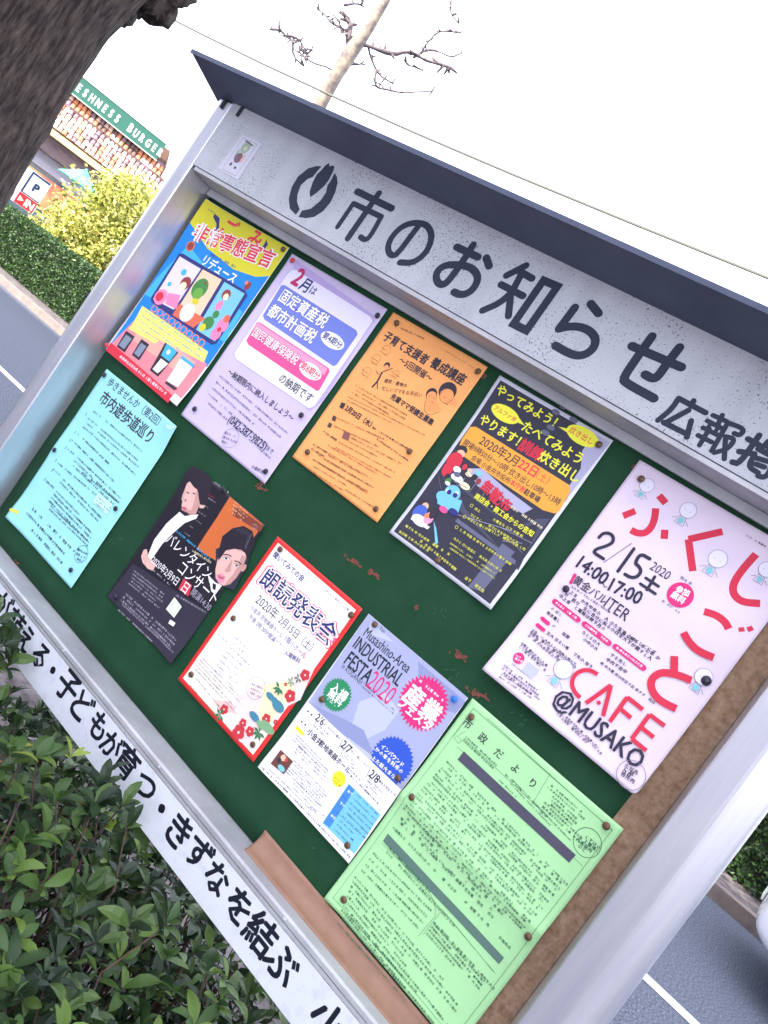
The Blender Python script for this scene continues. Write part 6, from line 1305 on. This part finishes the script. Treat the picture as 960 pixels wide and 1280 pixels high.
BR = {'limbL': [(-0.06, 6.45), (-0.21, 6.54), (-0.28, 6.78), (-0.4, 6.87), (-0.55, 6.9)], 'l2': [(-0.55, 6.9), (-0.4, 7.06), (-0.33, 7.08), (-0.35, 7.17)], 'l3': [(-0.26, 6.57), (-0.38, 6.66), (-0.57, 6.63), (-0.72, 6.7), (-0.87, 6.72)], 'l4': [(-0.3, 6.66), (-0.36, 6.56), (-0.48, 6.58)], 'R1': [(-0.06, 6.59), (0.1, 6.67), (0.31, 6.74), (0.5, 6.82), (0.63, 6.98), (0.77, 7.02), (0.97, 7.06), (1.18, 7.16), (1.34, 7.21)], 'R2': [(0.77, 7.02), (0.87, 7.26), (1.02, 7.36), (1.26, 7.43), (1.36, 7.59)], 'R3': [(.83, 7.15), (0.82, 7.33), (0.85, 7.59), (1.02, 7.73), (1.16, 7.82)], 'R4': [(.6, 8.3), (0.78, 8.05), (0.84, 7.9), (1.05, 7.85)], 'R5': [(0.67, 6.94), (0.75, 6.86), (0.89, 6.94), (1.03, 6.97)], 'S1': [(0.02, 6.25), (0.13, 6.36), (0.22, 6.42)], 'S2': [(0.1, 6.67), (0.22, 6.57)], 'S3': [(.2, 6.60), (0.31, 6.52), (0.48, 6.45), (0.62, 6.47), (0.76, 6.5)], 'S4': [(.40, 6.50), (0.47, 6.34), (0.57, 6.27), (0.71, 6.36), (0.95, 6.48), (1.11, 6.64), (1.32, 6.82)], 'W1': [(-1.25, 5.86), (-1.12, 5.96), (-1.01, 5.94), (-0.88, 5.97)], 'W2': [(-1.0, 5.95), (-0.91, 6.02), (-0.74, 6.04), (-0.72, 5.89), (-0.62, 5.89)], 'W3': [(-.9, 5.97), (-0.75, 5.78), (-0.53, 5.77)], 'W4': [(-1.2, 6.07), (-1.12, 5.94)], 'W5': [(-.74, 5.94), (-0.6, 5.94), (-0.58, 6.07)], 'W6': [(-.05, 6.0), (-.2, 6.02), (-.45, 5.9), (-.62, 5.89)], 'T1': [(-.12, 7.8), (.2, 8.1), (.6, 8.3), (.9, 8.6)], 'T2': [(-.12, 7.9), (-.5, 8.1), (-.9, 8.2)], 'T3': [(-.16, 8.5), (.1, 8.9)]}
for k, (nm, L) in enumerate(BR.items()):
    rnd = random.Random(k); L = chaikin(L, 1) if len(L) > 2 else L; N = len(L); dpt = rnd.uniform(-.5, .5) if nm[0] in 'RSl' else 0
    thick = {'limbL': .052, 'R1': .04, 'T1': .04, 'T2': .04}.get(nm, .020)
    q = MB(); pts = [P3(a_, b_, dpt*i/N) for i, (a_, b_) in enumerate(L)]
    if nm in ('l2', 'R2', 'R3', 'R5', 'S2', 'S3', 'S4') or nm[0] == 'W': dd = 0; pts = [P3(a_, b_) for a_, b_ in L]
    q.tube(pts, [thick*(1-.55*i/N)*rnd.uniform(.75, 1.35) for i in range(len(pts))], n=7)
    for i in range(1, len(pts)):                # knuckles and short spurs
        for rep_ in range(rnd.randint(0, 2)):
            p = pts[i]; d = (e3*rnd.gauss(0, 1)+Vector((0, 0, rnd.gauss(.3, .8)))+n3*rnd.gauss(0, .5)).normalized(); q.tube([p, p+d*.06, p+d*rnd.uniform(.09, .16)], [thick*.8, thick*.6, thick*.3], n=5)
    q.obj('branch', TWB, pt, smooth=True)

# ------------------------------------------------------------------ overhead cable
pole_m = mat('pole_concrete', (150,148,146), rough=.8, c2=(130,128,126), scale=8)
q = MB(); pts = []
for k in range(41):
    x = -34+64*k/40; z = 5.022+0.0040*(x+4.6)**2*(.9 if x < -4.6 else .5); pts.append((x, 7.0+.0*x, z))
q.tube(pts, .016, n=6)
cb = q.obj('overhead_cable', mat('cable_black', (88,88,84), rough=.6)); tag(cb, 'thin dark overhead cable crossing the white sky above the board', 'cable')
for x in (-34, 30):
    z = 5.022+0.0040*(x+4.6)**2*(.9 if x < -4.6 else .5)
    MB().lathe([(.17, 0), (.15, 4), (.12, z+1.2)], cx=x, cy=7.4, n=14).obj('utility_pole', pole_m)
    o = bpy.context.scene.objects[-1] if False else None
for o in [o for o in COL.objects if o.name.startswith('utility_pole')]:
    left = o.data.vertices[0].co.x < 0
    tag(o, 'grey concrete utility pole far '+('left' if left else 'right')+' beyond the road carrying the cable', 'utility pole', 'utility poles')

# ------------------------------------------------------------------ burger shop
Q = Vector((-26.32, 15.808, 0)); ang = math.atan2(.848, .530)
shop = thing('burger_shop', 'cream burger shop with orange tiled roof and a long green name board', 'building', (Q.x, Q.y, 0), rotz=ang)
# local: x along the wall, -y towards the camera
CREAM = mat('cream_render', (226,212,192), rough=.8, c2=(206,190,172), scale=2)
MB().box(-9, 1.75, .55, 8, 0, 3.95).obj('wall', CREAM, shop)
MB().box(-9.3, 2.25, -.35, 8.2, 3.76, 3.96).obj('eave_beam', mat('beam_cream', (228,206,150), rough=.7, c2=(206,180,130), scale=4), shop)
MB().box(-9.0, 2.0, -.05, .54, 3.22, 3.75).obj('soffit', mat('soffit_shade', (96,78,86), rough=.7, c2=(128,110,110), scale=3, stretch=(1,1,8)), shop)  # dark colour stands in for the shadow under the eave
MB().box(-9.0, 1.74, .40, .545, 2.75, 3.215).obj('shutter_box', mat('shutter_lilac', (150,146,170), rough=.6, c2=(190,186,190), scale=2, stretch=(.4,1,20)), shop)
MB().box(-8.2, -2.0, .50, .548, .9, 2.70).obj('window', mat('shop_glass', (70,84,92), rough=.08, spec=.8), shop)
MB().box(-1.6, -.2, .50, .548, .1, 2.70).obj('door', mat('shop_glass', (70,84,92)), shop)
MB().box(-1.9, 1.6, .46, .545, 1.6, 2.6).obj('menu_banner', mat('menu_banner', (236,180,120), rough=.6, c2=(240,110,90), scale=1.3, lo=.4, hi=.6), shop)
# two tiers of roof covered in barrel tiles
roofm = mat('roof_deck', (110,84,72), rough=.9)
rf = MB().add([(-9.3,-.30,3.97),(2.25,-.30,3.97),(2.25,.35,4.86),(-9.3,.35,4.86),(-9.3,.42,4.90),(2.05,.42,4.90),(2.05,.62,5.32),(-9.3,.62,5.32),(-9.3,.66,5.9),(1.86,.66,5.9),(-9.3,8,5.9),(1.86,8,5.9),(2.05,8,4.9),(2.25,8.2,3.97),(-9.3,8.2,3.97)],
  [(0,1,2,3),(3,2,5,4),(4,5,6,7),(7,6,9,8),(8,9,11,10),(1,13,12,2),(2,12,5),(5,12,11,9),(5,9,6),(10,14,0),(10,0,8),(13,14,10,11,12)]).obj('roof', roofm, shop)
q = MB(); TM = [mat('tile_orange', (210,140,100), rough=.8, c2=(186,116,86), scale=5), mat('tile_cream', (226,206,190), rough=.8), mat('tile_mauve', (128,104,114), rough=.8), mat('tile_rose', (206,168,152), rough=.8), mat('tile_brown', (104,80,74), rough=.8)]
rnd = random.Random(77)
def tile(x, p0, p1, w, mi):
    q.cur = mi; n = 5; b = []
    d = (Vector((0, p1[0], p1[1]))-Vector((0, p0[0], p0[1]))).normalized(); nn = Vector((0, -d.z, d.y)) if d.z > 0 else Vector((0, d.z, -d.y))
    nn = Vector((0, -abs(d.z), abs(d.y)))
    vs = []
    for (py, pz), k_, lift in ((p0, 1.0, .035), (p1, .85, .0)):
        for i in range(n+1):
            t = math.pi*i/n; c = Vector((x+math.cos(t)*w*.5*k_, py, pz))+nn*(math.sin(t)*w*.42*k_+lift); vs.append(tuple(c))
    q.add(vs, [(i, i+1, n+2+i, n+1+i) for i in range(n)]+[tuple(range(n+1))])
for tier, (y0, z0, y1, z1, xr, rows, ws) in enumerate([(-.32, 3.98, .34, 4.86, 2.2, 5, [1, 5, 2, 6, .6]), (.40, 4.90, .62, 5.30, 1.95, 2, [7, 2, 1, 2, 1])]):
    for rw in range(rows):
        for i in range(int((xr+9.2)/.165)):
            x = xr-i*.165-rnd.uniform(0, .03); a0, a1 = rw/rows, (rw+1.12)/rows
            nn_ = noise.noise(Vector((x*1.3, rw*.8, tier*3.0))); mi = rnd.choices(range(5), [ws[0]*(1.6 if nn_ > .1 else .6), ws[1], ws[2]*(2.2 if nn_ < -.1 else .6), ws[3], ws[4]*(3 if nn_ < -.05 else 1)])[0]
            tile(x, (y0+(y1-y0)*a0, z0+(z1-z0)*a0), (y0+(y1-y0)*a1, z0+(z1-z0)*a1), .15, mi)
    for i in range(int((xr+9.2)/.3)): q.cur = 4 if rnd.random() < .75 else 2; q.add([(xr-i*.3+a_, y1-.06+b_, z1+c_) for a_ in (0, -.26) for b_ in (0, .12) for c_ in (0, .09)], [(0,1,3,2),(4,6,7,5),(0,4,5,1),(2,3,7,6),(1,5,7,3),(0,2,6,4)])
o = q.obj('roof_tiles', TM, shop); o['kind'] = 'stuff'
nb_ = MB().box(-2.55, 1.62, .36, .46, 5.30, 5.98).obj('name_board', mat('sign_green', (44,98,84), rough=.5), shop)
MB().box(-2.58, 1.65, .345, .3595, 5.955, 5.985).obj('board_edge', mat('sign_edge', (215,212,200), rough=.5), nb_)
MB().box(-2.58, 1.65, .345, .3595, 5.295, 5.325).obj('board_edge', mat('sign_edge', (215,212,200), rough=.5), nb_)
it = []
for k, ch in enumerate('FRESHNESS BURGER'):
    if ch == ' ': continue
    big = k in (0, 10); it.append(('t', 'signw', (-1.49+(k-2)*.2385-.13)*1000, -5610 - (25 if big else 0), 235 if not big else 255, 0, 5, 1.6, ch))
COLS['signw'] = (236,240,232)
print_mesh(it, lambda x, y, l: (x/1000, .358-l/1000, -y/1000), 'lettering', nb_, maxedge=9999, lift0=2, step=.5)
# parasol at the shop front
pa = thing('parasol', 'turquoise parasol in front of the burger shop above the parking sign', 'parasol', (-18.4, 10.45, .11))
MB().lathe([(.52, 2.44), (.50, 2.46), (.04, 2.80), (.02, 2.84)], n=8, cx=.35, cy=.2).obj('canopy', mat('parasol_cloth', (80,215,205), rough=.7), pa)
MB().lathe([(.02, 0), (.02, 2.5)], n=8, cx=.35, cy=.2).obj('pole', ALU2, pa)
# parking sign
Qp = Vector((-18.668, 10.101, 0)); pk = thing('parking_sign', 'white parking sign with blue framed letter P above a red IN arrow panel', 'sign', (Qp.x, Qp.y, .11), rotz=math.atan2(.866, .5))
wm = mat('sign_white', (236,236,240), rough=.4)
MB().box(-.34, .36, 0, .05, 1.24, 2.08).obj('sign_board', wm, pk, bevel=.006)
MB().box(-.31, -.25, .015, .04, 0, 1.2395).obj('pole', ALU2, pk); MB().box(.28, .34, .015, .04, 0, 1.2395).obj('pole', ALU2, pk)
COLS.update(pblue=(36,56,96), pred=(220,40,48), pwhite=(238,238,240))
it = [('p','pblue',[(-110,-2075),(340,-2075),(340,-1530),(-110,-1530)]),('p','pwhite',[(-60,-2020),(335,-2020),(335,-1560),(-60,-1560)]),('p','pred',[(-110,-1520),(340,-1520),(340,-1250),(-110,-1250)]),
 ('t','pblue',10,-1790,250,0,6,1.0,'P'),('p','pwhite',[(-60,-1450),(60,-1385),(-60,-1320)]),('t','pwhite',105,-1385,190,0,4,1.1,'IN')]
print_mesh(it, lambda x, y, l: (x/1000, -.001-l/1000, -y/1000), 'sign_print', pk, maxedge=9999, lift0=.5, step=.3)

# ------------------------------------------------------------------ white car on the far lane
car = thing('car', 'white hatchback driving away in the far lane at the right edge', 'car', (1.05, 5.85, 0))
CW = mat('white_car_paint', (226,226,232), rough=.22, spec=.5, coat=.6); CG = mat('car_glass', (34,40,48), rough=.05, spec=.8); TY = mat('tyre_rubber', (30,30,32), rough=.85); RM = mat('alloy_rim', (160,160,166), rough=.3, metal=.8)
secs = []                                       # x, half width at sill, at belt, at roof ; z sill, belt, top
tab = [(0.0,.55,.60,.50,.38,.62,.70),(0.06,.70,.74,.62,.30,.66,.80),(0.22,.80,.83,.70,.24,.74,.98),(0.55,.83,.855,.62,.22,.90,1.38),(1.1,.84,.86,.60,.22,.92,1.50),(1.9,.84,.86,.60,.22,.92,1.52),(2.6,.84,.86,.58,.22,.92,1.42),(3.05,.83,.85,.66,.22,.92,1.06),(3.6,.80,.82,.68,.24,.84,.93),(3.95,.68,.72,.56,.30,.66,.78),(4.02,.52,.56,.44,.38,.58,.64)]
q = MB(); n = 16
for (x, a_, b_, c_, zs0, zb, zt) in tab:
    half = [(a_*.9, zs0), (a_, zs0+.08), (b_, (zs0+zb)/2), (b_*.99, zb-.04), (b_*.96, zb), ((b_+c_)/2, (zb+zt)/2+.02), (c_*.96, zt-.05), (c_*.6, zt)]
    for y, z in half: q.v.append((x, -y, z))
    for y, z in half[::-1]: q.v.append((x, y, z))
for i in range(len(tab)-1):
    for k in range(n): q.f.append((i*n+k, i*n+(k+1) % n, (i+1)*n+(k+1) % n, (i+1)*n+k)); q.mi.append(0)
q.f.append(tuple(range(n))[::-1]); q.f.append(tuple(range((len(tab)-1)*n, len(tab)*n))); q.mi += [0, 0]
body = q.obj('body', CW, car, smooth=True); ms = body.modifiers.new('s', 'SUBSURF'); ms.levels = ms.render_levels = 2
for sy in (-1, 1):
    MB().add([(.62,sy*.80,1.0),(2.75,sy*.80,1.0),(2.5,sy*.66,1.36),(.80,sy*.66,1.36),(.62,sy*.785,1.0),(2.75,sy*.785,1.0),(2.5,sy*.64,1.36),(.80,sy*.64,1.36)], [(0,1,2,3),(7,6,5,4),(0,4,5,1),(1,5,6,2),(2,6,7,3),(3,7,4,0)]).obj('side_window', CG, car)
    for x in (.72, 3.22):
        w = thing('wheel', '', '', (x, sy*.80, .30)); del w['label']; del w['category']; w.parent = car
        MB().lathe([(.16, -.10), (.28, -.10), (.30, -.07), (.30, .07), (.28, .10), (.16, .10)], n=24, axis='y').obj('tyre', TY, w, smooth=False)
        MB().lathe([(.02, -.105), (.17, -.085), (.17, .085), (.02, .105)], n=16, axis='y').obj('rim', RM, w)
    MB().add([(.055,sy*.50,.70),(.12,sy*.72,.72),(.20,sy*.74,.86),(.14,sy*.52,.86),(.03,sy*.50,.70),(.10,sy*.73,.72),(.18,sy*.75,.86),(.12,sy*.52,.86)], [(0,1,2,3),(7,6,5,4),(0,4,5,1),(1,5,6,2),(2,6,7,3),(3,7,4,0)]).obj('tail_light', mat('lamp_red', (150,26,30), rough=.2), car)
MB().box(-.012, .0, -.17, .17, .46, .56).obj('licence_plate', mat('plate_plain', (220,220,210), rough=.5), car)
